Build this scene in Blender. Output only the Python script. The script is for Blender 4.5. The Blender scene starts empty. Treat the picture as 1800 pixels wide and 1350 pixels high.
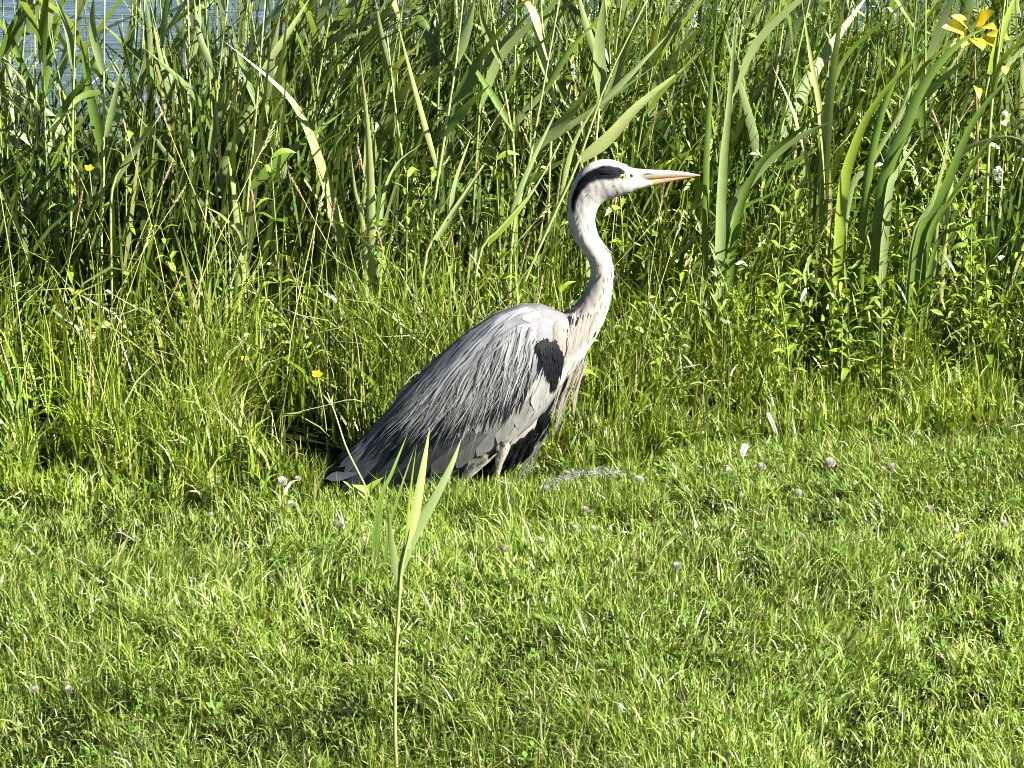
import bpy, math, random
import numpy as np
from mathutils import Vector, Matrix

R = math.radians
scene = bpy.context.scene
COL = scene.collection
rng = np.random.default_rng(7)
random.seed(7)

# ------------------------------------------------------------------ camera
CAM = Vector((0.0, -5.0, 1.55))
PITCH = R(15.3)                      # looking down
FPX = 5210.0                         # focal length in photo pixels (1800 wide)
cam_d = bpy.data.cameras.new('camera'); cam = bpy.data.objects.new('camera', cam_d); COL.objects.link(cam)
cam.location = CAM; cam.rotation_euler = (R(90) - PITCH, 0, 0)
cam_d.sensor_width = 36.0; cam_d.lens = 36.0 * FPX / 1800.0
cam_d.clip_start = 0.05; cam_d.clip_end = 500
scene.camera = cam

# ------------------------------------------------------------------ sky and sun
SUN_EL, SUN_AZ = 36.0, 25.0          # azimuth: degrees from +x towards the camera
to_sun = Vector((math.cos(R(SUN_EL)) * math.cos(R(SUN_AZ)), -math.cos(R(SUN_EL)) * math.sin(R(SUN_AZ)), math.sin(R(SUN_EL))))
w = bpy.data.worlds.new('World'); scene.world = w; w.use_nodes = True
nt = w.node_tree; bg = nt.nodes['Background']
sky = nt.nodes.new('ShaderNodeTexSky'); sky.sky_type = 'NISHITA'; sky.sun_disc = False
sky.air_density = 0.35; sky.dust_density = 0.2; sky.ozone_density = 1.0
sky.sun_elevation = R(SUN_EL); sky.sun_rotation = math.atan2(to_sun.x, to_sun.y)
nt.links.new(sky.outputs[0], bg.inputs[0]); bg.inputs[1].default_value = 0.05
sd = bpy.data.lights.new('sun', 'SUN'); sd.energy = 5.0; sd.angle = R(0.5); sd.color = (1.0, 0.95, 0.86)
sun = bpy.data.objects.new('sun', sd); COL.objects.link(sun)
sun.rotation_euler = to_sun.to_track_quat('Z', 'Y').to_euler()
scene.view_settings.view_transform = 'Standard'; scene.view_settings.look = 'None'
scene.view_settings.gamma = 1.0; scene.view_settings.use_curve_mapping = False
scene.view_settings.exposure = 2.05
scene.cycles.pixel_filter_type = 'BLACKMAN_HARRIS'; scene.cycles.filter_width = 1.0
scene.cycles.max_bounces = 8; scene.cycles.transmission_bounces = 4; scene.cycles.diffuse_bounces = 2
scene.cycles.transparent_max_bounces = 4

# ------------------------------------------------------------------ pixel helpers
cp, sp = math.cos(PITCH), math.sin(PITCH)
def ray(px, py):
    u, v = (px - 900.0) / FPX, (675.0 - py) / FPX
    return Vector((u, cp + v * sp, -sp + v * cp))
def P(px, py, Y):                     # point of the upright plane y = Y seen at that pixel
    d = ray(px, py); k = (Y - CAM.y) / d.y
    return CAM + d * k
def G(px, py, z=0.0):                 # point of the level z seen at that pixel
    d = ray(px, py); k = (z - CAM.z) / d.z
    return CAM + d * k

def vnoise(x, y, s=0):                # cheap smooth value noise, vectorised
    x = np.asarray(x, float); y = np.asarray(y, float)
    xi, yi = np.floor(x), np.floor(y); fx, fy = x - xi, y - yi
    fx = fx * fx * (3 - 2 * fx); fy = fy * fy * (3 - 2 * fy)
    def h(a, b):
        q = np.sin(a * 127.1 + b * 311.7 + s * 74.7) * 43758.5453
        return q - np.floor(q)
    return (h(xi, yi) * (1 - fx) + h(xi + 1, yi) * fx) * (1 - fy) + (h(xi, yi + 1) * (1 - fx) + h(xi + 1, yi + 1) * fx) * fy

WATER_Z = -0.32
def ground_z(x, y):
    x = np.asarray(x, float); y = np.asarray(y, float)
    near = np.clip(1 - np.hypot(x, y) / 12.0, 0, 1)
    b = (vnoise(x * 4, y * 4, 1) - .5) * 0.035 + (vnoise(x * 12, y * 12, 2) - .5) * 0.014
    t = np.clip((y - 0.9) / 2.2, 0, 1); t = t * t * (3 - 2 * t)
    f = np.clip((y - 46) / 8.0, 0, 1); f = f * f * (3 - 2 * f)
    flat = 1 - np.exp(-((x + .02) ** 2 / .05 + y ** 2 / .02))
    return b * near * flat - 0.75 * t + 1.6 * f
def gz(x, y): return float(ground_z(x, y))

# ------------------------------------------------------------------ materials
def mat(name):
    m = bpy.data.materials.new(name); m.use_nodes = True
    n = m.node_tree.nodes; l = m.node_tree.links
    return m, n, l, n['Principled BSDF'], n['Material Output']

def leaf_material(name, rough=0.42, transl=0.35, spec=0.5, noise=0.25, nscale=60.0, tint=(1.2, 1.1, .3)):
    m, n, l, b, out = mat(name)
    a = n.new('ShaderNodeAttribute'); a.attribute_name = 'Col'
    tc = n.new('ShaderNodeTexCoord')
    no = n.new('ShaderNodeTexNoise'); no.inputs['Scale'].default_value = nscale; no.inputs['Detail'].default_value = 3
    l.new(tc.outputs['Object'], no.inputs['Vector'])
    mr = n.new('ShaderNodeMapRange'); mr.inputs[3].default_value = 1 - noise; mr.inputs[4].default_value = 1 + noise
    l.new(no.outputs['Fac'], mr.inputs[0])
    mx = n.new('ShaderNodeMix'); mx.data_type = 'RGBA'; mx.blend_type = 'MULTIPLY'; mx.inputs[0].default_value = 1
    l.new(a.outputs['Color'], mx.inputs[6]); l.new(mr.outputs[0], mx.inputs[7])
    l.new(mx.outputs[2], b.inputs['Base Color'])
    b.inputs['Roughness'].default_value = rough
    b.inputs['Specular IOR Level'].default_value = spec
    tr = n.new('ShaderNodeBsdfTranslucent')
    mt = n.new('ShaderNodeMix'); mt.data_type = 'RGBA'; mt.blend_type = 'MULTIPLY'; mt.inputs[0].default_value = 1
    l.new(mx.outputs[2], mt.inputs[6]); mt.inputs[7].default_value = (*tint, 1)
    l.new(mt.outputs[2], tr.inputs['Color'])
    ms = n.new('ShaderNodeMixShader'); ms.inputs[0].default_value = transl
    l.new(b.outputs[0], ms.inputs[1]); l.new(tr.outputs[0], ms.inputs[2]); l.new(ms.outputs[0], out.inputs[0])
    return m

M_GRASS = leaf_material('lawn_blade', 0.40, 0.24, 0.5)
M_TALL = leaf_material('tall_blade', 0.40, 0.26, 0.5)
M_REED = leaf_material('reed_leaf', 0.40, 0.22, 0.42, 0.14, 25.0)
def add_ribs(m):                       # fine lengthwise veins, from the leaf's own UV
    n = m.node_tree.nodes; l = m.node_tree.links; b = n['Principled BSDF']
    uv = n.new('ShaderNodeUVMap'); sx = n.new('ShaderNodeSeparateXYZ'); l.new(uv.outputs[0], sx.inputs[0])
    ml = n.new('ShaderNodeMath'); ml.operation = 'MULTIPLY'; ml.inputs[1].default_value = 75.0; l.new(sx.outputs[1], ml.inputs[0])
    si = n.new('ShaderNodeMath'); si.operation = 'SINE'; l.new(ml.outputs[0], si.inputs[0])
    bp = n.new('ShaderNodeBump'); bp.inputs['Strength'].default_value = .12; bp.inputs['Distance'].default_value = .0008
    l.new(si.outputs[0], bp.inputs['Height']); l.new(bp.outputs[0], b.inputs['Normal'])
add_ribs(M_REED)
M_WEED = leaf_material('weed_leaf', 0.40, 0.28, 0.5, 0.2, 80.0)
M_STALK = leaf_material('stalk', 0.5, 0.08, 0.4, 0.25, 90.0)
M_PETAL = leaf_material('petal', 0.6, 0.35, 0.3, 0.1, 200.0, (1, 1, 1))

def feather_material(name, rough=0.6, streak=0.22, transl=0.0):
    m, n, l, b, out = mat(name)
    a = n.new('ShaderNodeAttribute'); a.attribute_name = 'Col'
    uv = n.new('ShaderNodeUVMap')
    mp = n.new('ShaderNodeMapping'); mp.inputs['Scale'].default_value = (5, 26, 1); l.new(uv.outputs[0], mp.inputs[0])
    no = n.new('ShaderNodeTexNoise'); no.inputs['Scale'].default_value = 1.0; no.inputs['Detail'].default_value = 4
    l.new(mp.outputs[0], no.inputs['Vector'])
    tc = n.new('ShaderNodeTexCoord')
    n2 = n.new('ShaderNodeTexNoise'); n2.inputs['Scale'].default_value = 70; n2.inputs['Detail'].default_value = 4
    l.new(tc.outputs['Object'], n2.inputs['Vector'])
    ad = n.new('ShaderNodeMath'); ad.operation = 'ADD'; l.new(no.outputs['Fac'], ad.inputs[0]); l.new(n2.outputs['Fac'], ad.inputs[1])
    mr = n.new('ShaderNodeMapRange'); mr.inputs[1].default_value = .6; mr.inputs[2].default_value = 1.4
    mr.inputs[3].default_value = 1 - streak; mr.inputs[4].default_value = 1 + streak
    l.new(ad.outputs[0], mr.inputs[0])
    mx = n.new('ShaderNodeMix'); mx.data_type = 'RGBA'; mx.blend_type = 'MULTIPLY'; mx.inputs[0].default_value = 1
    l.new(a.outputs['Color'], mx.inputs[6]); l.new(mr.outputs[0], mx.inputs[7])
    l.new(mx.outputs[2], b.inputs['Base Color']); b.inputs['Roughness'].default_value = rough
    b.inputs['Specular IOR Level'].default_value = 0.10
    bp = n.new('ShaderNodeBump'); bp.inputs['Strength'].default_value = 0.2; bp.inputs['Distance'].default_value = 0.0015
    l.new(ad.outputs[0], bp.inputs['Height']); l.new(bp.outputs[0], b.inputs['Normal'])
    if transl > 0:
        tr = n.new('ShaderNodeBsdfTranslucent'); l.new(mx.outputs[2], tr.inputs['Color'])
        ms = n.new('ShaderNodeMixShader'); ms.inputs[0].default_value = transl
        l.new(b.outputs[0], ms.inputs[1]); l.new(tr.outputs[0], ms.inputs[2]); l.new(ms.outputs[0], out.inputs[0])
    return m
M_PLUM = feather_material('plumage', 0.7, 0.12)
M_FEATH = feather_material('feather', 0.55, 0.2)
M_STRAND = feather_material('plume_strand', 0.7, 0.1, 0.38)

def plain(name, col, rough=0.5, spec=0.5, nscale=80, var=0.15, bump=0.0):
    m, n, l, b, out = mat(name)
    tc = n.new('ShaderNodeTexCoord'); no = n.new('ShaderNodeTexNoise'); no.inputs['Scale'].default_value = nscale; no.inputs['Detail'].default_value = 5
    l.new(tc.outputs['Object'], no.inputs['Vector'])
    cr = n.new('ShaderNodeValToRGB')
    cr.color_ramp.elements[0].position = .3; cr.color_ramp.elements[1].position = .7
    cr.color_ramp.elements[0].color = (*[c * (1 - var) for c in col], 1); cr.color_ramp.elements[1].color = (*[min(1, c * (1 + var)) for c in col], 1)
    l.new(no.outputs['Fac'], cr.inputs[0]); l.new(cr.outputs[0], b.inputs['Base Color'])
    b.inputs['Roughness'].default_value = rough; b.inputs['Specular IOR Level'].default_value = spec
    if bump:
        bp = n.new('ShaderNodeBump'); bp.inputs['Strength'].default_value = bump; bp.inputs['Distance'].default_value = .01
        l.new(no.outputs['Fac'], bp.inputs['Height']); l.new(bp.outputs[0], b.inputs['Normal'])
    return m
M_SOIL = plain('soil', (0.012, 0.016, 0.006), 1.0, 0.0, 30, 0.5, 0.6)
M_LEG = plain('leg_skin', (0.21, 0.19, 0.11), 0.55, 0.35, 150, 0.2, 0.3)
M_IRIS = plain('iris', (0.75, 0.62, 0.06), 0.2, 0.6, 300, 0.1)
M_PUPIL = plain('pupil', (0.004, 0.004, 0.004), 0.08, 0.8, 10, 0.0)

mw, n, l, b, out = mat('lake_water')
b.inputs['Base Color'].default_value = (0.06, 0.085, 0.085, 1); b.inputs['Roughness'].default_value = 0.07; b.inputs['IOR'].default_value = 1.33
tc = n.new('ShaderNodeTexCoord'); mp = n.new('ShaderNodeMapping'); mp.inputs['Scale'].default_value = (.55, 1.5, 1)
l.new(tc.outputs['Object'], mp.inputs[0])
no = n.new('ShaderNodeTexNoise'); no.inputs['Scale'].default_value = 1.3; no.inputs['Detail'].default_value = 4; l.new(mp.outputs[0], no.inputs['Vector'])
bp = n.new('ShaderNodeBump'); bp.inputs['Strength'].default_value = 0.9; bp.inputs['Distance'].default_value = 0.12
l.new(no.outputs['Fac'], bp.inputs['Height']); l.new(bp.outputs[0], b.inputs['Normal'])
M_WATER = mw

# ------------------------------------------------------------------ mesh helpers
def make_mesh(name, V, tris, quads, col, uv=None, smooth=True):
    me = bpy.data.meshes.new(name)
    V = np.asarray(V, np.float32); nv = len(V)
    tris = np.asarray(tris, np.int32).reshape(-1, 3); quads = np.asarray(quads, np.int32).reshape(-1, 4)
    nt_, nq = len(tris), len(quads)
    me.vertices.add(nv); me.vertices.foreach_set('co', V.ravel())
    loops = np.concatenate([quads.ravel(), tris.ravel()])
    me.loops.add(len(loops)); me.loops.foreach_set('vertex_index', loops)
    me.polygons.add(nt_ + nq)
    st = np.concatenate([np.arange(nq) * 4, nq * 4 + np.arange(nt_) * 3]).astype(np.int32)
    tot = np.concatenate([np.full(nq, 4), np.full(nt_, 3)]).astype(np.int32)
    me.polygons.foreach_set('loop_start', st); me.polygons.foreach_set('loop_total', tot)
    me.polygons.foreach_set('use_smooth', np.full(nt_ + nq, smooth))
    if col is not None:
        c = np.ones((nv, 4), np.float32); c[:, :3] = np.clip(col, 0, 1)
        at = me.color_attributes.new('Col', 'FLOAT_COLOR', 'POINT'); at.data.foreach_set('color', c.ravel())
    if uv is not None:
        ul = me.uv_layers.new(name='UVMap'); ul.data.foreach_set('uv', np.asarray(uv, np.float32)[loops].ravel())
    me.update(calc_edges=True); me.validate()
    return me

def link(name, me, material, parent=None, label=None, cat=None, group=None, kind=None):
    o = bpy.data.objects.new(name, me); COL.objects.link(o)
    if material and me is not None and len(me.materials) == 0: me.materials.append(material)
    if parent is not None: o.parent = parent
    for k, v in (('label', label), ('category', cat), ('group', group), ('kind', kind)):
        if v: o[k] = v
    return o
def empty(name, loc, label, cat, group=None, rotz=0, scale=1):
    o = link(name, None, None, None, label, cat, group)
    o.location = loc; o.rotation_euler = (0, 0, rotz); o.scale = (scale,) * 3; o.empty_display_size = .02
    return o
def copy_tree(src, loc, rotz=0, scale=1, label=None, group=None, tilt=None):
    r = src.copy(); COL.objects.link(r); r.location = loc
    r.rotation_euler = (tilt[0], tilt[1], rotz) if tilt else (0, 0, rotz); r.scale = (scale,) * 3
    if label: r['label'] = label
    if group: r['group'] = group
    for ch in src.children:
        c = ch.copy(); COL.objects.link(c); c.parent = r
        for g in ch.children:
            d = g.copy(); COL.objects.link(d); d.parent = c
    return r

def blades(name, base, L, W, az, lean, bend, col0, col1, nseg=3, twist=None, prof=1.6, curl=None):
    """many tapering blades in one mesh; every blade a strip of quads ending in a point"""
    N = len(base); base = np.asarray(base, float)
    L, W, az, lean, bend = [np.broadcast_to(np.asarray(a, float), (N,)) for a in (L, W, az, lean, bend)]
    tw = np.zeros(N) if twist is None else np.asarray(twist, float)
    cu = np.zeros(N) if curl is None else np.asarray(curl, float)
    rows = nseg * 2 + 1
    V = np.zeros((N, rows, 3)); C = np.zeros((N, rows, 3))
    p = base.copy()
    for k in range(nseg + 1):
        t = k / nseg
        th = lean + bend * t * t; a2 = az + cu * t
        h = np.stack([np.cos(a2), np.sin(a2), np.zeros(N)], 1)
        d = h * np.sin(th)[:, None]; d[:, 2] = np.cos(th)
        if k: p = p + d * (L / nseg)[:, None]
        s = np.stack([-np.sin(a2), np.cos(a2), np.zeros(N)], 1); nn = np.cross(d, s)
        tt = tw * (0.4 + t)
        side = s * np.cos(tt)[:, None] + nn * np.sin(tt)[:, None]
        wd = W * (1 - t ** prof) * (0.75 + 0.6 * t * (1 - t))
        c = col0 * (1 - t) + col1 * t
        if k < nseg:
            V[:, 2 * k] = p - side * wd[:, None] * .5; V[:, 2 * k + 1] = p + side * wd[:, None] * .5
            C[:, 2 * k] = c; C[:, 2 * k + 1] = c
        else:
            V[:, 2 * k] = p; C[:, 2 * k] = c
    q = np.array([[2 * k, 2 * k + 1, 2 * k + 3, 2 * k + 2] for k in range(nseg - 1)], np.int64).reshape(-1, 4)
    t3 = np.array([[2 * nseg - 2, 2 * nseg - 1, 2 * nseg]])
    off = (np.arange(N) * rows)[:, None, None]
    return make_mesh(name, V.reshape(-1, 3), (t3[None] + off).reshape(-1, 3), (q[None] + off).reshape(-1, 4), C.reshape(-1, 3))

def join_arrays(parts):
    V, T, Q, C, U = [], [], [], [], []; o = 0
    for (v, t, q, c, u) in parts:
        V.append(v); C.append(c); U.append(u)
        if len(t): T.append(np.asarray(t) + o)
        if len(q): Q.append(np.asarray(q) + o)
        o += len(v)
    return (np.concatenate(V), np.concatenate(T) if T else np.zeros((0, 3), int), np.concatenate(Q) if Q else np.zeros((0, 4), int), np.concatenate(C), np.concatenate(U))
def mesh_of(name, parts, smooth=True):
    V, T, Q, C, U = join_arrays(parts)
    return make_mesh(name, V, T, Q, C, U, smooth)

def cr(pts, n):                       # Catmull-Rom resample through control rows
    p = np.asarray(pts, float); m = len(p)
    e = np.concatenate([[2 * p[0] - p[1]], p, [2 * p[-1] - p[-2]]])
    t = np.linspace(0, m - 1, n); i = np.minimum(t.astype(int), m - 2); f = (t - i)[:, None]
    a, b_, c, d = e[i], e[i + 1], e[i + 2], e[i + 3]
    return .5 * ((2 * b_) + (-a + c) * f + (2 * a - 5 * b_ + 4 * c - d) * f ** 2 + (-a + 3 * b_ - 3 * c + d) * f ** 3)

def ribbon(path, width, normal, col0, col1, n=10, fold=0.25, prof='blade', edge=None, twist=0.0, tip=None):
    """a leaf or feather along a 3-D path: three vertices across, folded along the midrib; returns arrays"""
    p = cr(path, n) if len(path) > 2 else np.linspace(path[0], path[-1], n)
    t = np.linspace(0, 1, n)
    tan = np.gradient(p, axis=0); tan /= np.linalg.norm(tan, axis=1)[:, None] + 1e-9
    nrm = np.asarray(normal, float)
    if nrm.ndim == 1: nrm = np.tile(nrm, (n, 1))
    side = np.cross(tan, nrm); side /= np.linalg.norm(side, axis=1)[:, None] + 1e-9
    nn = np.cross(side, tan)
    if twist:
        a = (twist * t)[:, None]
        side, nn = side * np.cos(a) + nn * np.sin(a), nn * np.cos(a) - side * np.sin(a)
    if prof == 'blade': wd = (1 - t ** 2.2) * (0.55 + 0.45 * np.minimum(1, t / .25))
    elif prof == 'leaf': wd = np.sin(np.pi * np.clip(t, 0.02, 1) ** 0.75) ** 0.9
    elif prof == 'feather': wd = np.minimum(1, (t / .25 + .15)) * np.sqrt(np.clip(1 - np.clip((t - .62) / .38, 0, 1) ** 2.2, 0, 1))
    else: wd = (1 - t ** 1.5) * np.minimum(1, t / .12 + .4)
    wd = wd * width * .5
    wd[-1] = max(wd[-1], 1e-5)
    mid = p; l_ = p - side * wd[:, None] + nn * (wd * fold)[:, None]; r_ = p + side * wd[:, None] + nn * (wd * fold)[:, None]
    V = np.stack([l_, mid, r_], 1).reshape(-1, 3)
    c = np.asarray(col0)[None] * (1 - t)[:, None] + np.asarray(col1)[None] * t[:, None]
    ce = c if edge is None else c * .35 + np.asarray(edge)[None] * .65
    if tip is not None:
        k_ = np.clip((t - tip[0]) / .12, 0, 1)[:, None]; ce = ce * (1 - k_) + np.asarray(tip[1])[None] * k_; c = c * (1 - k_) + np.asarray(tip[1])[None] * k_
    C = np.stack([ce, c, ce], 1).reshape(-1, 3)
    U = np.stack([np.stack([t, t * 0], 1), np.stack([t, t * 0 + .5], 1), np.stack([t, t * 0 + 1], 1)], 1).reshape(-1, 2)
    i = np.arange(n - 1) * 3
    Q = np.concatenate([np.stack([i, i + 1, i + 4, i + 3], 1), np.stack([i + 1, i + 2, i + 5, i + 4], 1)])
    return V, np.zeros((0, 3), int), Q, C, U

def tube(path, radii, col, ns=6, n=None, col1=None):
    p = cr(path, n) if n else np.asarray(path, float)
    m = len(p); r = np.interp(np.linspace(0, 1, m), np.linspace(0, 1, len(radii)), radii)
    tan = np.gradient(p, axis=0); tan /= np.linalg.norm(tan, axis=1)[:, None] + 1e-9
    ref = np.array([0.31, 0.95, 0.05]); s = np.cross(tan, ref); s /= np.linalg.norm(s, axis=1)[:, None]; q_ = np.cross(tan, s)
    a = np.linspace(0, 2 * np.pi, ns, endpoint=False)
    V = (p[:, None] + r[:, None, None] * (s[:, None] * np.cos(a)[None, :, None] + q_[:, None] * np.sin(a)[None, :, None])).reshape(-1, 3)
    Q = [[k * ns + j, k * ns + (j + 1) % ns, (k + 1) * ns + (j + 1) % ns, (k + 1) * ns + j] for k in range(m - 1) for j in range(ns)]
    V = np.concatenate([V, p[-1:] + tan[-1:] * r[-1] * .6]); T = [[(m - 1) * ns + j, (m - 1) * ns + (j + 1) % ns, m * ns] for j in range(ns)]
    t = np.append(np.repeat(np.linspace(0, 1, m), ns), 1)[:, None]
    c0 = np.asarray(col)[None]; c1 = c0 if col1 is None else np.asarray(col1)[None]
    return V, np.array(T), np.array(Q), c0 * (1 - t) + c1 * t, np.concatenate([t, t * 0], 1)

def ball(c, r, col, nu=10, nv=7, sq=(1, 1, 1)):
    V, Q = [], []
    for i in range(nv + 1):
        ph = math.pi * i / nv
        for j in range(nu):
            a = 2 * math.pi * j / nu
            V.append([c[0] + r * sq[0] * math.sin(ph) * math.cos(a), c[1] + r * sq[1] * math.sin(ph) * math.sin(a), c[2] + r * sq[2] * math.cos(ph)])
    for i in range(nv):
        for j in range(nu): Q.append([i * nu + j, i * nu + (j + 1) % nu, (i + 1) * nu + (j + 1) % nu, (i + 1) * nu + j])
    V = np.array(V); return V, np.zeros((0, 3), int), np.array(Q), np.tile(np.asarray(col, float), (len(V), 1)), np.zeros((len(V), 2))

# ------------------------------------------------------------------ the setting: bank, lake
def sheet(xs, ys):
    X, Y = np.meshgrid(xs, ys); Z = ground_z(X, Y)
    V = np.stack([X, Y, Z], -1).reshape(-1, 3); nx = len(xs)
    Q = [[j * nx + i, j * nx + i + 1, (j + 1) * nx + i + 1, (j + 1) * nx + i] for j in range(len(ys) - 1) for i in range(nx - 1)]
    return V, Q
xs = np.concatenate([np.linspace(-70, -4, 14), np.linspace(-3.5, 3.5, 90), np.linspace(4, 70, 14)])
ys = np.concatenate([np.linspace(-40, -5, 9), np.linspace(-4.5, 4, 110), np.linspace(4.5, 80, 50)])
V, Q = sheet(xs, ys)
link('ground', make_mesh('ground', V, [], Q, None), M_SOIL, label='dark soil of the lawn and the bank sloping down to the lake', cat='ground', kind='structure')
V = np.array([[-70, 1.6, WATER_Z], [70, 1.6, WATER_Z], [70, 52, WATER_Z], [-70, 52, WATER_Z]])
link('water', make_mesh('water', V, [], [[0, 1, 2, 3]], None), M_WATER, label='grey-blue rippled lake water behind the reeds', cat='water', kind='structure')

# ------------------------------------------------------------------ grass masses
def palette(N, cols, wts, jit=0.12):
    cols = np.array(cols); k = rng.choice(len(cols), N, p=np.array(wts) / sum(wts))
    c = .74 * cols[k] * (1 + rng.normal(0, jit, (N, 1))) * (1 + rng.normal(0, jit * .4, (N, 3)))
    return np.clip(c, 0.002, 1)
G_COLS = [(.220, .325, .040), (.285, .385, .064), (.105, .200, .026), (.350, .430, .140), (.400, .370, .190)]

def lawn_edge(x):                     # where the mown lawn ends, metres behind the heron
    x = np.asarray(x, float)
    return np.interp(x, [-1.6, -.6, -.3, .1, .35, 1.0, 1.8], [-.14, -.10, -.06, .10, .26, .40, .46]) + (vnoise(x * 5, x * 0, 4) - .5) * .12

def under_bird(x, y):                 # footprint of the sitting bird
    return (np.abs(y) < .07) & (x > -.30) & (x < -.02)

# mown lawn
def scatter(n, x0, x1, y0, y1): return rng.uniform(x0, x1, n), rng.uniform(y0, y1, n)
def lawn(n, x0, x1, y0, y1):
    x, y = scatter(n, x0, x1, y0, y1)
    cl = vnoise(x * 26, y * 26, 5) * .65 + vnoise(x * 6, y * 6, 6) * .35
    keep = (y < lawn_edge(x) + rng.normal(0, .06, n)) & (rng.random(n) < np.clip(2.8 * (cl - .18), .22, 1))
    return x[keep], y[keep], cl[keep]
xa, ya, ca = lawn(250000, -1.12, 1.15, -1.75, .6)
xb, yb, cb = lawn(46000, -3.2, 3.2, -3.6, .6)
x, y, cl = np.concatenate([xa, xb]), np.concatenate([ya, yb]), np.concatenate([ca, cb])
N = len(x); base = np.stack([x, y, ground_z(x, y) - .004], 1)
hgt = vnoise(x * 3.1, y * 3.1, 8)
L = rng.gamma(12, .0028, N) * (.30 + 1.35 * cl) * (.75 + .5 * hgt)
L = np.where(under_bird(x, y), np.minimum(L, .022), L)
L = np.where((y > -.075) & (y < .12) & (x > -.32) & (x < .12), np.minimum(L, .05), L)
flow = vnoise(x * 2.2, y * 2.2, 9) * 2 * np.pi
az = np.where(rng.random(N) < .35, flow, rng.uniform(0, 2 * np.pi, N))
L = np.where(rng.random(N) < .04, L * 1.7, L)
col = palette(N, G_COLS, [5, 4, 3, 1.6, .8]) * (.75 + .5 * vnoise(x * 2.5, y * 2.5, 10))[:, None]
me = blades('lawn_grass', base, L, rng.uniform(.0021, .0047, N), az, np.abs(rng.normal(.30, .42, N)), rng.normal(.75, .75, N),
            col * .85, col * 1.08, 3, rng.normal(0, 1.1, N), 1.6, rng.normal(0, .8, N))  # lower blade colour darkened to mimic shade deep in the turf
link('lawn_grass', me, M_GRASS, label='short mown yellow-green lawn in the foreground', cat='grass', kind='stuff')

xs_, ys_ = scatter(95000, -1.2, 1.2, -1.8, .45)
kk = (ys_ < lawn_edge(xs_) + .05) & ~under_bird(xs_, ys_); xs_, ys_ = xs_[kk], ys_[kk]; ns_ = len(xs_)
cs_ = palette(ns_, [(.10, .18, .022), (.16, .24, .035), (.26, .24, .10)], [4, 3, 1.2])
me = blades('turf_base', np.stack([xs_, ys_, ground_z(xs_, ys_) - .003], 1), rng.uniform(.010, .024, ns_), rng.uniform(.002, .0045, ns_), rng.uniform(0, 6.283, ns_), np.abs(rng.normal(.5, .4, ns_)), rng.normal(.6, .5, ns_), cs_, cs_ * 1.1, 2, rng.normal(0, .8, ns_))
link('turf', me, M_GRASS, label='low dense bottom growth of the lawn between the blades', cat='grass', kind='stuff')
nf = 5200
xf, yf = rng.uniform(-.36, .26, nf), rng.uniform(-.19, -.072, nf)
Lf = rng.uniform(.035, .068, nf) * np.interp(xf, [-.36, -.22, -.1, .26], [.5, .6, .95, .8])
cf = palette(nf, G_COLS, [5, 4, 3, 1.6, .5])
me = blades('lawn_grass_fringe', np.stack([xf, yf, ground_z(xf, yf) - .004], 1), Lf, rng.uniform(.0024, .0052, nf), rng.uniform(0, 6.283, nf), np.abs(rng.normal(.1, .25, nf)), rng.normal(.5, .6, nf), cf * .85, cf * 1.05, 3, rng.normal(0, .9, nf), 1.6, rng.normal(0, .6, nf))  # blade bases coloured darker, painting in shade near the ground
link('grass', me, M_GRASS, label='slightly longer lawn grass hiding the feet of the heron', cat='grass', kind='stuff')
# clover and other small leaves in the lawn
def trefoils(n):
    x, y = scatter(n, -1.3, 1.3, -1.75, .5)
    k = (y < lawn_edge(x) + .1) & (vnoise(x * 4, y * 4, 21) > .45) & ~under_bird(x, y); x, y = x[k], y[k]
    parts = []; zz = ground_z(x, y) + rng.uniform(.008, .034, len(x))
    V, Qd, C = [], [], []
    for i in range(len(x)):
        a0 = rng.uniform(0, 6.28); s = rng.uniform(.004, .0085); c = .8 * np.array([.13, .25, .035]) * rng.uniform(.7, 1.35)
        tl = rng.normal(0, .3, 2)
        for j in range(3):
            a = a0 + j * 2.094; d = np.array([math.cos(a), math.sin(a)]); e = np.array([-d[1], d[0]])
            pts = [d * .0005, d * s + e * s * .55, d * s * 1.75, d * s - e * s * .55]
            o = len(V)
            for q in pts: V.append([x[i] + q[0], y[i] + q[1], zz[i] + q @ tl + .25 * np.hypot(*q)]); C.append(c)
            Qd.append([o, o + 1, o + 2, o + 3])
    return make_mesh('clover_leaves', np.array(V), [], Qd, np.array(C))
link('clover_leaves', trefoils(2600), M_WEED, label='small round clover leaves among the mown grass', cat='clover', kind='stuff')

# rough grass behind the lawn, then the tall mass before the water
def band(n, x0, x1, y1, lo):
    x = rng.uniform(x0, x1, n); y = lawn_edge(x) + lo + (y1 - lo) * rng.random(n) ** 1.25
    k = ~under_bird(x, y) & ~((np.abs(y) < .10) & (x > -.33) & (x < .10)); return x[k], y[k]
x, y = band(100000, -1.9, 1.9, 1.5, -.04)
cl = vnoise(x * 9, y * 9, 41) * .65 + vnoise(x * 22, y * 22, 42) * .35
d = y - lawn_edge(x)
far = np.interp(x, [-1.2, -.2, .2, 1.2], [.62, .66, 1.1, 1.4])
k = (rng.random(len(x)) < np.clip(3.6 * (cl - .36), .03, 1)) & (d < far + rng.normal(0, .08, len(x))); x, y, cl, d = x[k], y[k], cl[k], d[k]
N = len(x)
grow = np.clip(d / .40, .10, 1)
L = (.055 + .34 * grow * rng.beta(2.4, 2.2, N)) * (.35 + .75 * vnoise(x * 6, y * 6, 12) + .55 * cl)
L *= np.interp(x, [-1.2, -.5, .1, .3, .7, 1.3], [1.02, 1.0, .95, .9, .95, .95])
L = np.where((np.abs(y) < .2) & (x > -.40) & (x < .14), np.minimum(L, .07), L)
caz = vnoise(x * 7, y * 7, 43) * 12.0
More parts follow.
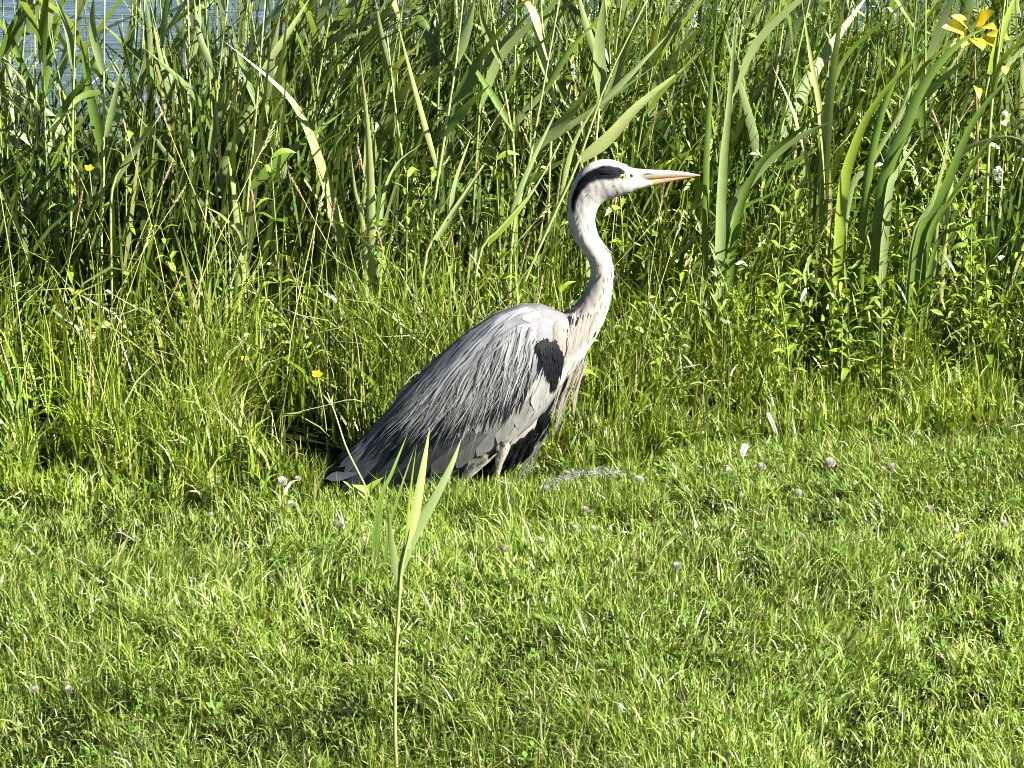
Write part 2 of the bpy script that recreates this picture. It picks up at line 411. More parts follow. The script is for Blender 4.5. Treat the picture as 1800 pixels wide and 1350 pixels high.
az = np.where(rng.random(N) < .45, caz + rng.normal(0, .4, N), rng.uniform(0, 6.283, N))
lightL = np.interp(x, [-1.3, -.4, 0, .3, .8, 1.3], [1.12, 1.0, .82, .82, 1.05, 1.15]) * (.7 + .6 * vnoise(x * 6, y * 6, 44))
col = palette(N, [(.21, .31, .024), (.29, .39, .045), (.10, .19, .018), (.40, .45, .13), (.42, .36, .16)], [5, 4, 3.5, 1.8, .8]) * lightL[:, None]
wd = np.where(rng.random(N) < .22, rng.uniform(.006, .011, N), rng.uniform(.003, .006, N))
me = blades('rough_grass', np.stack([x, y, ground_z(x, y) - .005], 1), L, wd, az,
            np.abs(rng.normal(.10, .20, N)), rng.normal(.55, .75, N), col * .8, col * 1.05, 4, rng.normal(0, .9, N), 1.8, rng.normal(0, .8, N))  # darker base colour paints shade at the foot of the blades
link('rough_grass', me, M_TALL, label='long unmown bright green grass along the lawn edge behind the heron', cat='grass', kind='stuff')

n = 34000
x = rng.uniform(-2.4, 2.4, n); y = .72 + 2.1 * rng.random(n)
gap = np.interp(x, [-1.6, -.85, -.60, 2], [.9, .9, 1, 1])
k = (rng.random(n) < np.where(y > 1.3, gap, 1)) & (rng.random(n) < np.clip(3.2 * (vnoise(x * 6, y * 6, 61) * .6 + vnoise(x * 14, y * 14, 62) * .4 - .33), .05, 1)); x, y = x[k], y[k]; N = len(x)
L = np.where(x < -.45, rng.uniform(.35, .85, N) * np.interp(y, [.8, 1.3, 2.5], [.66, 1.02, 1.22]) * np.interp(x, [-.95, -.55], [.98, 1.3]), np.interp(y, [.8, 1.6, 2.9], [.5, 1.05, 1.7]) * rng.uniform(.55, 1.1, N)) * (.8 + .35 * vnoise(x * 2, y * 2, 14))
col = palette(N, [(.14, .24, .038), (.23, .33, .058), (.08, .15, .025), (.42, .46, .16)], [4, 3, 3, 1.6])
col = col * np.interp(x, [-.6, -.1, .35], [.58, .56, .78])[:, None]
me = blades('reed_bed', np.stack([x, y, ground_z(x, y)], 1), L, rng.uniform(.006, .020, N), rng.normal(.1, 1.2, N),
            np.abs(rng.normal(.14, .20, N)), rng.normal(.4, .55, N), col * .8, col * 1.1, 6, rng.normal(0, .8, N), 2.2)  # base tint darkened as painted shade inside the reed mass
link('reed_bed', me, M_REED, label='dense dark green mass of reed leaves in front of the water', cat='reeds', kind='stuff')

# small leafy undergrowth tangled in the bank
def undergrowth(n):
    x = rng.uniform(-1.8, 1.8, n); y = .35 + 2.2 * rng.random(n)
    pr = np.interp(x, [-1.5, -.3, .1, .5, 1.5], [.5, .45, .7, 1, 1]) * (.3 + .9 * (vnoise(x * 5, y * 5, 31) > .4))
    k = (rng.random(n) < pr) & (y > lawn_edge(x) + .12) & ((x > -.5) | (y < 1.6)); x, y = x[k], y[k]; N = len(x)
    top = np.interp(y, [.4, .8, 1.3, 1.9, 2.5], [.20, .36, .62, 1.1, 1.7]) * np.interp(x, [-1.2, -.6, 0, 1.4], [.65, .75, 1, 1])
    z = ground_z(x, y) + top * rng.random(N) ** .7
    a = rng.uniform(0, 6.283, N); s = rng.uniform(.004, .012, N); tl = rng.normal(0, .9, (N, 2))
    dx, dy = np.cos(a), np.sin(a)
    V = np.zeros((N, 6, 3))
    for j, (u, v) in enumerate([(0, 0), (.8, .30), (1.6, .26), (2.6, 0), (1.6, -.26), (.8, -.30)]):
        qx, qy = (dx * u - dy * v) * s, (dy * u + dx * v) * s
        V[:, j, 0] = x + qx; V[:, j, 1] = y + qy
        V[:, j, 2] = z + qx * tl[:, 0] + qy * tl[:, 1] - .25 * s * (u / 2.4) ** 2 * 2 + abs(v) * s * .35
    col = palette(N, [(.19, .29, .024), (.30, .41, .040), (.08, .15, .018), (.40, .48, .10)], [4, 3.5, 3, 1])
    o = (np.arange(N) * 6)[:, None]
    Qd = np.concatenate([np.array([[0, 1, 2, 3]]) + o, np.array([[0, 3, 4, 5]]) + o])
    return make_mesh('undergrowth', V.reshape(-1, 3), [], Qd, np.repeat(col, 6, 0))
link('undergrowth', undergrowth(60000), M_WEED, label='tangle of small green leaves on the bank among the reeds', cat='undergrowth', kind='stuff')

# ------------------------------------------------------------------ the heron
heron = empty('heron', (0, 0, 0), 'grey heron with white neck and black eye stripe, resting at the lawn edge', 'heron')

RINGS = [  # dorsal pixel, ventral pixel, half width (mm)
 (640, 780, 655, 812, 13), (700, 712, 742, 826, 36), (765, 645, 818, 832, 56), (830, 592, 885, 822, 68), (885, 558, 935, 790, 72),
 (930, 543, 962, 738, 69), (965, 546, 988, 690, 60), (990, 550, 1014, 645, 48), (1004, 543, 1038, 608, 37), (1016, 529, 1058, 573, 29),
 (1028, 510, 1070, 540, 24), (1037, 486, 1077, 502, 21), (1036, 463, 1078, 468, 20), (1023, 441, 1069, 440, 19.5), (1006, 413, 1053, 415, 19),
 (998, 382, 1046, 388, 19), (1000, 350, 1051, 366, 20), (1009, 318, 1064, 353, 22), (1029, 292, 1079, 347, 24), (1055, 281, 1093, 343, 24.5),
 (1080, 282, 1107, 339, 22), (1098, 289, 1122, 333, 17), (1111, 297, 1140, 328, 11.5), (1126, 312, 1162, 323, 5.5)]
NR, NA = 260, 96
RI = cr(RINGS, NR)
def poly_in(px, py, poly):
    inside = np.zeros(px.shape, bool); j = len(poly) - 1
    for i in range(len(poly)):
        xi, yi = poly[i]; xj, yj = poly[j]
        c = ((yi > py) != (yj > py)) & (px < (xj - xi) * (py - yi) / (yj - yi + 1e-9) + xi)
        inside ^= c; j = i
    return inside
CREST = [(1091, 308), (1100, 299), (1088, 290), (1066, 287), (1048, 291), (1032, 299), (1016, 316), (1006, 338), (1003, 360), (1008, 372), (1013, 350), (1022, 333), (1037, 317), (1056, 311), (1076, 312)]
BLACKF = [(975, 712), (955, 725), (915, 768), (890, 790), (850, 812), (790, 850), (830, 860), (900, 840), (945, 810), (965, 770)]
def lin(h):                           # sRGB 0-255 to linear
    c = np.array(h) / 255.0
    return np.where(c <= .04045, c / 12.92, ((c + .055) / 1.055) ** 2.4)
WHITE = np.array([.37, .352, .325]); CREAM = np.array([.38, .325, .25]); GREY = np.array([.185, .185, .195]); SLATE = np.array([.040, .045, .056]); BLACK = np.array([.0045, .005, .0065])
ang = np.linspace(0, 2 * np.pi, NA, endpoint=False)
def body_pts(RI, shrink=0.0):
    V = np.zeros((NR, NA, 3)); px = np.zeros((NR, NA)); py = np.zeros((NR, NA))
    for k in range(NR):
        ax, ay, bx, by, hw = RI[k]
        cx, cy, hx, hy = (ax + bx) / 2, (ay + by) / 2, (ax - bx) / 2, (ay - by) / 2
        for j, a in enumerate(ang):
            q = math.cos(a); s = math.sin(a)
            X, Y = cx + hx * q, cy + hy * q
            sw = math.copysign(abs(s) ** .88, s)
            px[k, j], py[k, j] = X, Y
            c = P(X, Y, 0.0); V[k, j] = (c.x, -hw * .001 * sw, c.z)
    return V, px, py
BV, bpx, bpy_ = body_pts(RI)
c = np.zeros((NR, NA, 3)); u = np.linspace(0, len(RINGS) - 1, NR)[:, None] * np.ones((1, NA))
dorsal = (np.cos(ang) + 1)[None] / 2 * np.ones((NR, 1))           # 1 back, 0 front
c[:] = WHITE
mixk = lambda f: np.clip(f, 0, 1)[..., None]
nk = mixk((13 - u) / 3); c = c * (1 - nk) + nk * (np.array([.36, .335, .295]) * (1 - dorsal[..., None] * .45) + 0 * c)
tk = mixk((8.6 - u) / 2.0) * mixk((dorsal - .25) / .3); c = c * (1 - tk) + tk * GREY
fr = mixk((.34 - dorsal) / .15) * mixk((u - 5) / 1.5) * mixk((13 - u) / 1.5); c = c * (1 - fr) + fr * np.array([.42, .385, .325])
blk = poly_in(bpx, bpy_, BLACKF) & (u < 7.0); c[blk] = BLACK
blk2 = (u < 6.5) & (dorsal < .16); c[blk2] = BLACK
c[poly_in(bpx, bpy_, CREST)] = np.array([.006, .007, .011])
gr = mixk((u - 19.6) / 1.2) * mixk((.55 - dorsal) / .2); c = c * (1 - gr) + gr * np.array([.42, .405, .335])
for _ in range(1): c = (c * 2 + np.roll(c, 1, 1) + np.roll(c, -1, 1)) / 4; c[1:-1] = (c[1:-1] * 2 + c[2:] + c[:-2]) / 4
c *= (1 + .10 * (vnoise(bpx * .11, bpy_ * .045, 3) - .5))[..., None]
rough_ = (vnoise(bpx * .16 + 7, bpy_ * .09, 33) - .5) * .0009 + (vnoise(bpx * .5, bpy_ * .22, 34) - .5) * .00025
cen_ = BV.mean(1, keepdims=True); dv_ = BV - cen_; dv_ /= np.linalg.norm(dv_, axis=-1, keepdims=True) + 1e-9
BV = BV + dv_ * rough_[..., None]
idx = np.arange(NR * NA).reshape(NR, NA); nx_ = np.roll(idx, -1, 1)
Qb = np.stack([idx[:-1], nx_[:-1], nx_[1:], idx[1:]], -1).reshape(-1, 4)
Vb = np.concatenate([BV.reshape(-1, 3), BV[0].mean(0)[None], BV[-1].mean(0)[None]])
e0, e1 = NR * NA, NR * NA + 1
Tb = [[idx[0, j], e0, idx[0, (j + 1) % NA]] for j in range(NA)] + [[idx[-1, j], idx[-1, (j + 1) % NA], e1] for j in range(NA)]
cb_ = np.concatenate([c.reshape(-1, 3), c[0, :1], c[-1, :1]])
uvb = np.stack([np.append(np.repeat(np.linspace(0, 12, NR), NA), [0, 12]), np.append(np.tile(np.linspace(0, 3, NA), NR), [0, 0])], 1)
link('body', make_mesh('heron_body', Vb, Tb, Qb, cb_, uvb), M_PLUM, heron)

# short feathers lying along neck and head give the outline its softness
bn = np.cross(np.roll(BV, -1, 1) - np.roll(BV, 1, 1), np.gradient(BV, axis=0)); bn /= np.linalg.norm(bn, axis=-1, keepdims=True) + 1e-9
ctr = BV.mean(1, keepdims=True); sgn = np.sign((bn * (BV - ctr)).sum(-1, keepdims=True)); bn = bn * sgn
fl = -np.gradient(BV, axis=0); fl /= np.linalg.norm(fl, axis=-1, keepdims=True) + 1e-9
parts = []
for _ in range(900):
    k = int(rng.integers(70, NR - 6)); j = int(rng.integers(0, NA))
    uu = u[k, 0]
    ln = np.interp(uu, [6, 9, 13, 17, 22], [.026, .020, .014, .009, .006]) * rng.uniform(.6, 1.3); wd = ln * .26 + .0006
    p0 = BV[k, j] - bn[k, j] * .0004; d = fl[k, j] + rng.normal(0, .10, 3); nn = bn[k, j]
    lift = rng.uniform(.02, .08)
    pts = [p0, p0 + d * ln * .5 + nn * ln * lift * .5, p0 + d * ln + nn * ln * lift * .55]
    cc = c[k, j] * rng.uniform(.97, 1.04)
    parts.append(ribbon(pts, wd, nn, cc, cc * rng.uniform(.99, 1.03), 4, -.1, 'strand'))
link('neck_plumage', mesh_of('neck_plumage', parts), M_STRAND, heron, kind='stuff')

# ---- folded wing: a surface over the flank, in photo-pixel coordinates
DX = [556, 600, 640, 680, 715, 765, 820, 870, 915, 950, 985, 1010]
DY = [822, 797, 765, 722, 680, 630, 583, 550, 534, 534, 547, 562]
VX = [560, 600, 650, 700, 750, 790, 830, 870, 900, 935, 962, 985, 1000]
VY = [845, 868, 866, 858, 845, 832, 818, 796, 776, 746, 715, 680, 630]
WX = [560, 640, 720, 800, 880, 940, 980, 1010]
WW = [.018, .034, .058, .074, .080, .076, .060, .036]
def wing_depth(px, py):
    yd, yv = np.interp(px, DX, DY), np.interp(px, VX, VY)
    s = np.clip((py - yd) / (yv - yd + 1e-6), 0, 1.15); W_ = np.interp(px, WX, WW)
    a = np.clip(s / .55, 0, 1); up = np.sqrt(np.clip(1 - (1 - a) ** 2, 0, 1)); dn = 1 - .22 * np.clip((s - .55) / .45, 0, 1.3) ** 2
    return W_ * np.where(s < .55, up, dn)
def wing_pt(px, py, lift=0.0, side=-1):
    y = float(wing_depth(px, py)) + lift
    q = P(px, py, 0.0)                 # plane of the bird, perspective depth handled by moving sideways only
    d = -y if side < 0 else y
    if side < 0:
        q = P(px, py, -y); return np.array(q)
    q = P(px, py, -y); return np.array((q.x, y, q.z - .42 * y))
def wing_n(px, py, side=-1):
    e = 4.0
    a = wing_pt(px + e, py) - wing_pt(px - e, py); b_ = wing_pt(px, py + e) - wing_pt(px, py - e)
    n_ = np.cross(a, b_); n_ /= np.linalg.norm(n_) + 1e-9
    if n_[1] > 0: n_ = -n_
    if side > 0: n_ = n_ * np.array([1, -1, 1])
    return n_
def wfeather(path, width, lift0, lift1, c0, c1, side=-1, n=10, prof='feather', fold=-.12, edge=None):
    pp = cr(path, n); lf = np.linspace(lift0, lift1, n)
    pts = np.array([wing_pt(a, b_, l_, side) for (a, b_), l_ in zip(pp, lf)])
    nn = np.array([wing_n(a, b_, side) for a, b_ in pp])
    return ribbon(pts, width, nn, c0, c1, n, fold, prof, edge)

def lerp(a, b_, t): return np.asarray(a) * (1 - t) + np.asarray(b_) * t
for side in (-1, 1):
    cols, rows = 60, 26
    V, C, U = [], [], []
    for i in range(cols):
        X = 596 + (998 - 596) * i / (cols - 1)
        yd, yv = np.interp(X, DX, DY) + 2, np.interp(X, VX, VY) - np.interp(X, [596, 640, 690, 760, 800], [44, 44, 28, 8, 0])
        for j in range(rows):
            s = j / (rows - 1); Yp = yd + (yv - yd) * s
            V.append(wing_pt(X, Yp, 0.0, side))
            f = np.clip((X - 640) / 260, 0, 1)
            cc = lerp(SLATE * .35, GREY * .85, f ** 1.1)
            if s > .8: cc = lerp(cc, np.array([.20, .195, .175]), (s - .8) * 3 * f)
            C.append(cc * (1 + .15 * (float(vnoise(X * .05, Yp * .08, 7)) - .5))); U.append((i / 10, j / 8))
    Qw = [[i * rows + j, i * rows + j + 1, (i + 1) * rows + j + 1, (i + 1) * rows + j] for i in range(cols - 1) for j in range(rows - 1)]
    wing = link('wing', make_mesh('wing', np.array(V), [], Qw, np.array(C), np.array(U)), M_FEATH, heron)
    so = wing.modifiers.new('thickness', 'SOLIDIFY'); so.thickness = .003; so.offset = 0
    def wf(name, arr, m=M_FEATH): link(name, mesh_of(name, [arr]), m, wing)
    # long dark flight feathers towards the tail
    FL = [((815, 795), (745, 838), (690, 862), 30, 1.2), ((800, 780), (725, 828), (662, 868), 34, .7), ((780, 760), (705, 815), (640, 872), 34, 1.6), ((760, 740), (682, 802), (622, 876), 30, .6), ((748, 728), (668, 785), (604, 868), 30, 1.5),
          ((735, 720), (660, 782), (596, 852), 24, .6), ((722, 708), (652, 775), (604, 832), 18, 1.9), ((705, 712), (645, 778), (596, 822), 16, 1.3), ((838, 800), (790, 832), (742, 852), 30, 1.8)]
    for a, m_, e, wpx, br in FL:
        wf('flight_feather', wfeather([a, m_, e], wpx * .001, .004, .007 + rng.uniform(0, .004), SLATE * .40 * br, SLATE * .55 * br, side, 14, 'feather', -.22, SLATE * .9 * br))
    # broad grey feathers along the lower edge of the wing
    for q in range(15):
        t = q / 14
        ex, ey = np.interp(t, [0, .35, .7, 1], [690, 800, 890, 955]), np.interp(t, [0, .35, .7, 1], [852, 826, 776, 706])
        dx, dy = np.interp(t, [0, 1], [.90, .30]), np.interp(t, [0, 1], [-.62, -.95])
        ln = np.interp(t, [0, 1], [120, 80])
        a = (ex + dx * ln, ey + dy * ln); m_ = (ex + dx * ln * .5 + 4, ey + dy * ln * .5 - 6)
        g = lerp([.022, .024, .028], [.19, .185, .17], min(1, t * 1.35) ** 1.3) * rng.uniform(.85, 1.12)
        wf('lower_covert', wfeather([a, m_, (ex, ey - 2)], np.interp(t, [0, 1], [.040, .034]), .0045, .006 + .002 * (q % 2), g * .9, g, side, 10, 'feather', -.15, np.clip(g * 1.5, 0, .62)))
    # rows of smooth grey covert feathers on shoulder
    for row in range(6):
        for q in range(9):
            X = 952 - row * 24 + rng.uniform(-6, 6) - q * 4; s = (q + .5) / 9 * .78 + .02
            yd, yv = np.interp(X, DX, DY), np.interp(X, VX, VY); Yp = yd + (yv - yd) * s
            fx, fy = np.interp(s, [0, .4, .8], [-.95, -.62, -.30]), np.interp(s, [0, .4, .8], [.30, .78, .95])
            ln = rng.uniform(38, 52)
            g = np.array([.205, .205, .212]) * rng.uniform(.86, 1.10) * np.interp(X, [780, 950], [.82, 1.05])
            wf('shoulder_covert', wfeather([(X, Yp), (X + fx * ln * .5, Yp + fy * ln * .5), (X + fx * ln, Yp + fy * ln)], rng.uniform(.020, .028), .002, .005, g, g * 1.06, side, 6, 'feather', -.12, np.clip(g * 1.12, 0, .7)))
    # blackish strands: dark feathers plus shadow gaps painted in below the plume fringe
    parts = []
    for _ in range(90):
        t = rng.random(); X, Yp = lerp((700, 750), (920, 655), t) + rng.normal(0, 10, 2); ln = rng.uniform(55, 90)
        fx, fy = lerp((-.62, .78), (-.22, .97), t)
        g = SLATE * rng.uniform(.15, .6)
        parts.append(wfeather([(X, Yp), (X + fx * ln * .5, Yp + fy * ln * .5), (X + fx * ln, Yp + fy * ln)], rng.uniform(.008, .015), .007, .009, g, g, side, 6, 'strand'))
    link('dark_gap_coverts', mesh_of('dark_gap_coverts', parts), M_FEATH, wing, kind='stuff')
    # slate back feathers, long and narrow, along the ridge of the back
    parts = []
    for _ in range(175):
        X = rng.uniform(665, 940); s = abs(rng.normal(.02, .17)); yd, yv = np.interp(X, DX, DY), np.interp(X, VX, VY); Yp = yd + (yv - yd) * s + 2
        ln = rng.uniform(60, 130) * np.interp(X, [690, 940], [.7, 1])
        X2 = X - ln * .80; X2m = X - ln * .42
        sy = lambda xx, ss: np.interp(xx, DX, DY) + (np.interp(xx, VX, VY) - np.interp(xx, DX, DY)) * ss + 1.5
        g = lerp(SLATE * 1.7, np.array([.20, .204, .215]), np.clip((X - 700) / 230, 0, 1)) * rng.uniform(.7, 1.35)
        parts.append(wfeather([(X, Yp), (X2m, sy(X2m, s + .02)), (X2, sy(X2, s + .07))], rng.uniform(.005, .011), .003, .006 + rng.uniform(0, .004), g, g * rng.uniform(.8, 1.2), side, 9, 'strand'))
    link('back_feathers', mesh_of('back_feathers', parts), M_FEATH, wing, kind='stuff')
    # silvery scapular plumes hanging over the wing
    parts = []
    for _ in range(540):
        t = rng.random() ** .9
        ox, oy = lerp((760, 662), (935, 600), t) + rng.normal(0, 13, 2)
        fx, fy = lerp((-.70, .71), (-.20, .98), np.clip(t + rng.normal(0, .08), 0, 1))
        ln = rng.uniform(70, 165) * np.interp(t, [0, .5, 1], [1.0, 1.12, .72])
        br = rng.random(); g = lerp([.11, .114, .122], [.62, .61, .58], br ** 1.2)
        bow = rng.normal(0, 7)
        pth = [(ox, oy), (ox + fx * ln * .5 + bow * fy, oy + fy * ln * .5 - bow * fx), (ox + fx * ln, oy + fy * ln)]
        parts.append(wfeather(pth, rng.uniform(.0020, .0050), .005, .008 + rng.uniform(0, .005), lerp(g, GREY, .5), g, side, 9, 'strand', -.2))
    link('scapular_plumes', mesh_of('scapular_plumes', parts), M_STRAND, wing, kind='stuff')
    # black shoulder patch
    parts = []
    PATCH = [(947, 600), (958, 594), (970, 592), (980, 600), (987, 615), (990, 635), (988, 655), (980, 675), (973, 690), (969, 672), (964, 655), (955, 640), (951, 622)]
    for q in range(420):
        ox, oy = rng.uniform(945, 992), rng.uniform(590, 688)
        ex, ey = ox + rng.uniform(-1, 4) - (oy - 600) * .05, oy + rng.uniform(14, 28)
        if not poly_in(np.array([ox]), np.array([oy]), PATCH)[0] or not poly_in(np.array([(ox + ex) / 2]), np.array([(oy + ey) / 2]), PATCH)[0]: continue
        parts.append(wfeather([(ox, oy), ((ox + ex) / 2 + 1, (oy + ey) / 2), (ex, ey)], rng.uniform(.004, .008), .009, .012, BLACK * rng.uniform(.6, 1.6), BLACK * 1.3, side, 6, 'strand'))
    for q in range(6):
        parts.append(wfeather([(958, 598 + q), (948, 602 + q * 1.4), (942 + q * .5, 612 + q * 2)], .004, .009, .010, BLACK, BLACK, side, 6, 'strand'))
    link('shoulder_patch', mesh_of('shoulder_patch', parts), M_FEATH, heron, label='black shoulder patch')
    # white leading edge of the wing
    parts = []
    for q in range(80):
        t = rng.random(); ox, oy = lerp((978, 662), (905, 762), t) + rng.normal(0, 3, 2); ln = rng.uniform(22, 45)
        fx, fy = lerp((-.28, .96), (-.72, .70), t)
        parts.append(wfeather([(ox, oy), (ox + fx * ln * .5, oy + fy * ln * .5), (ox + fx * ln, oy + fy * ln)], rng.uniform(.003, .006), .006, .008, WHITE * rng.uniform(.85, 1), WHITE, side, 6, 'strand'))
    link('wing_edge_plumage', mesh_of('wing_edge_plumage', parts), M_STRAND, wing, kind='stuff', label='white leading edge of the wing')

for side in (-1, 1):                   # soft breast feathers where the wing meets the neck
    parts = []
    for q in range(170):
        ox, oy = rng.uniform(962, 1006), rng.uniform(548, 640); ln = rng.uniform(26, 55)
        if 940 < ox < 992 and 585 < oy + ln and oy < 700 and ox < 985: ln *= .6
        if ox < 984: continue
        fx, fy = lerp((-.45, .89), (-.15, .98), np.clip((oy - 548) / 60, 0, 1))
        cc = lerp([.165, .165, .168], CREAM * .92, np.clip((ox - 975) / 28, 0, 1)) * rng.uniform(.9, 1.1)
        parts.append(wfeather([(ox, oy), (ox + fx * ln * .5, oy + fy * ln * .5), (ox + fx * ln, oy + fy * ln)], rng.uniform(.006, .011), .001, .003, cc, cc, side, 6, 'strand'))
    link('breast_feathers', mesh_of('breast_feathers', parts), M_STRAND, heron, kind='stuff')
# far-side copies keep their own mesh; tail
tail = link('tail', mesh_of('tail', [ribbon([P(690, 770, 0), P(640, 800, 0), P(590, 832, 0)], .05, (0, -.55, .83), SLATE * .8, SLATE * .6, 10, -.15, 'feather')]), M_FEATH, heron)
for q in range(7):
    yy = (q - 3) * .013
    e = P(556 + abs(q - 3) * 6, 830 + (q % 3) * 6, 0)
    a = P(680, 770, 0); m_ = P(625, 806 + abs(q - 3) * 2, 0)
    link('tail_feather', mesh_of('tail_feather', [ribbon([(a.x, yy * .4, a.z), (m_.x, yy * .8, m_.z), (e.x, yy, e.z)], .028, (-.35, -.5 + q * .16, .8), SLATE * .7, SLATE * rng.uniform(.4, .9), 10, -.25, 'feather', SLATE * 1.0)]), M_FEATH, tail)

# ---- chest plumes: long cream strands falling free of the breast
near = np.sin(ang) > -.01
npx, npy, ndp = bpx[:, near].ravel(), bpy_[:, near].ravel(), -BV[:, near, 1].ravel()
def body_depth(a, b_): return float(ndp[np.argmin((npx - a) ** 2 + (npy - b_) ** 2)])
parts = []
for q in range(620):
    sd_ = rng.choice([-1, 1]); v = rng.random() * .93
    ox, oy = lerp((1004, 590), (1064, 560), v) + rng.normal(0, 6, 2); oy += rng.uniform(-30, 45) * (1 - v * .5)
    ox = min(ox, float(np.interp(oy, [540, 573, 608, 645], [1068, 1056, 1036, 1012])) - 3)
    ex, ey = lerp((972, 690), (1014, 660), v); ln = rng.uniform(.65, 1.15)
    ex, ey = ox + (ex - ox) * ln, oy + (ey - oy) * ln; mx_, my_ = (ox + ex) / 2 + 5, (oy + ey) / 2 + 2
    mx_ -= 8 * v
    cc = lerp(WHITE * .98, CREAM, rng.random() ** 1.6) * rng.uniform(.90, 1.05)
    lf = rng.uniform(0, .0018)
    ds = [max(.012, body_depth(ox, oy) + .001), max(.014, body_depth(mx_, my_) + .0015 + lf), max(.014, body_depth(ex, ey)) + .003 + lf]
    pts = []
    for (a_, b_, d_) in ((ox, oy, ds[0]), (mx_, my_, ds[1]), (ex, ey, ds[2])):
        p_ = np.array(P(a_, b_, -d_)); p_[1] *= -sd_ if sd_ > 0 else 1; pts.append(p_)
    parts.append(ribbon(pts, rng.uniform(.003, .006), (.35, .9 * sd_, .15), cc, cc * 1.03, 8, -.12, 'strand'))
for (pth, nst) in (([(1012, 640), (992, 700), (975, 768)], 14), ([(1024, 640), (1014, 690), (1008, 735)], 9), ([(1000, 640), (985, 690), (966, 748)], 16), ([(1030, 625), (1018, 665), (1003, 715)], 10), ([(990, 640), (975, 695), (955, 745)], 10)):
    for q in range(nst):
        yy = rng.uniform(-.050, -.005); j = rng.normal(0, 3.5, 2); k = rng.uniform(.75, 1)
        pp = [P(pth[0][0] + j[0] * 2, pth[0][1] + j[1] * 2, yy), P(pth[1][0] + j[0], pth[1][1] + j[1], yy), P(lerp(pth[1], pth[2], k)[0] + j[0] * .5, lerp(pth[1], pth[2], k)[1], yy)]
        cc = lerp(WHITE, CREAM, rng.random() ** 2)
        parts.append(ribbon(pp, rng.uniform(.0015, .0032), (.3, -.9, .2), cc, cc, 8, -.2, 'strand'))
link('chest_plumes', mesh_of('chest_plumes', parts), M_STRAND, heron, kind='stuff', label='long cream breast plumes')
parts = []
for (x0, y0, x1, y1) in [(1072, 432, 1076, 444), (1077, 458, 1079, 466), (1076, 474, 1077, 480), (1075, 500, 1073, 512), (1062, 540, 1057, 555), (1070, 525, 1067, 535), (1052, 465, 1052, 470), (1066, 566, 1062, 580), (1048, 582, 1044, 596)]:
    for sd_ in (-1, 1):
        yy = sd_ * np.interp(x0, [1045, 1066, 1080], [.024, .014, .005])
        parts.append(ribbon([np.array(P(x0, y0, yy)), np.array(P((x0 + x1) / 2, (y0 + y1) / 2, yy * 1.05)), np.array(P(x1, y1, yy))], .0042, (.55, sd_ * .8, .1), BLACK, BLACK * 2, 6, -.1, 'strand'))
link('neck_streaks', mesh_of('neck_streaks', parts), M_FEATH, heron, kind='stuff', label='black dashes down the front of the neck')

# ---- crest plumes on the nape
parts = []
for q in range(110):
    t = rng.random(); sd_ = rng.choice([-1, 1])
    path = [(1076, 300), (1048, 302), (1025, 318), (1013, 340), (1008, 366)]
    k0 = rng.uniform(0, .62); k1 = min(1, k0 + rng.uniform(.25, .45)); pp = cr(path, 40)[int(k0 * 39):max(int(k1 * 39), int(k0 * 39) + 4)]
    off = rng.normal(0, 3.0) * (1 - k0 * .7)
    hw = lambda px_: np.interp(px_, [1003, 1010, 1030, 1060, 1080], [.004, .011, .0195, .0235, .0225])
    pts = [np.array(P(a + off * .6, b_ + off * .5, sd_ * (hw(a) + .001 + .001 * i / len(pp)))) for i, (a, b_) in enumerate(pp)]
    parts.append(ribbon(pts, rng.uniform(.0025, .005), (-.2, sd_ * .95, .2), BLACK * 1.2, BLACK * rng.uniform(.8, 1.8), 7, -.1, 'strand'))
for q in range(14):
    sd_ = rng.uniform(-1, 1)
    pp = [(1010, 338), (1005, 362), (1009, 382 + rng.uniform(-10, 14))]
    parts.append(ribbon([np.array(P(a + rng.normal(0, 1), b_, sd_ * .011 - .004)) for a, b_ in pp], .0022, (-.6, -.7, .1), BLACK, BLACK * 1.5, 7, -.1, 'strand'))
link('crest', mesh_of('crest', parts), M_FEATH, heron, label='black eye stripe running into the nape crest')

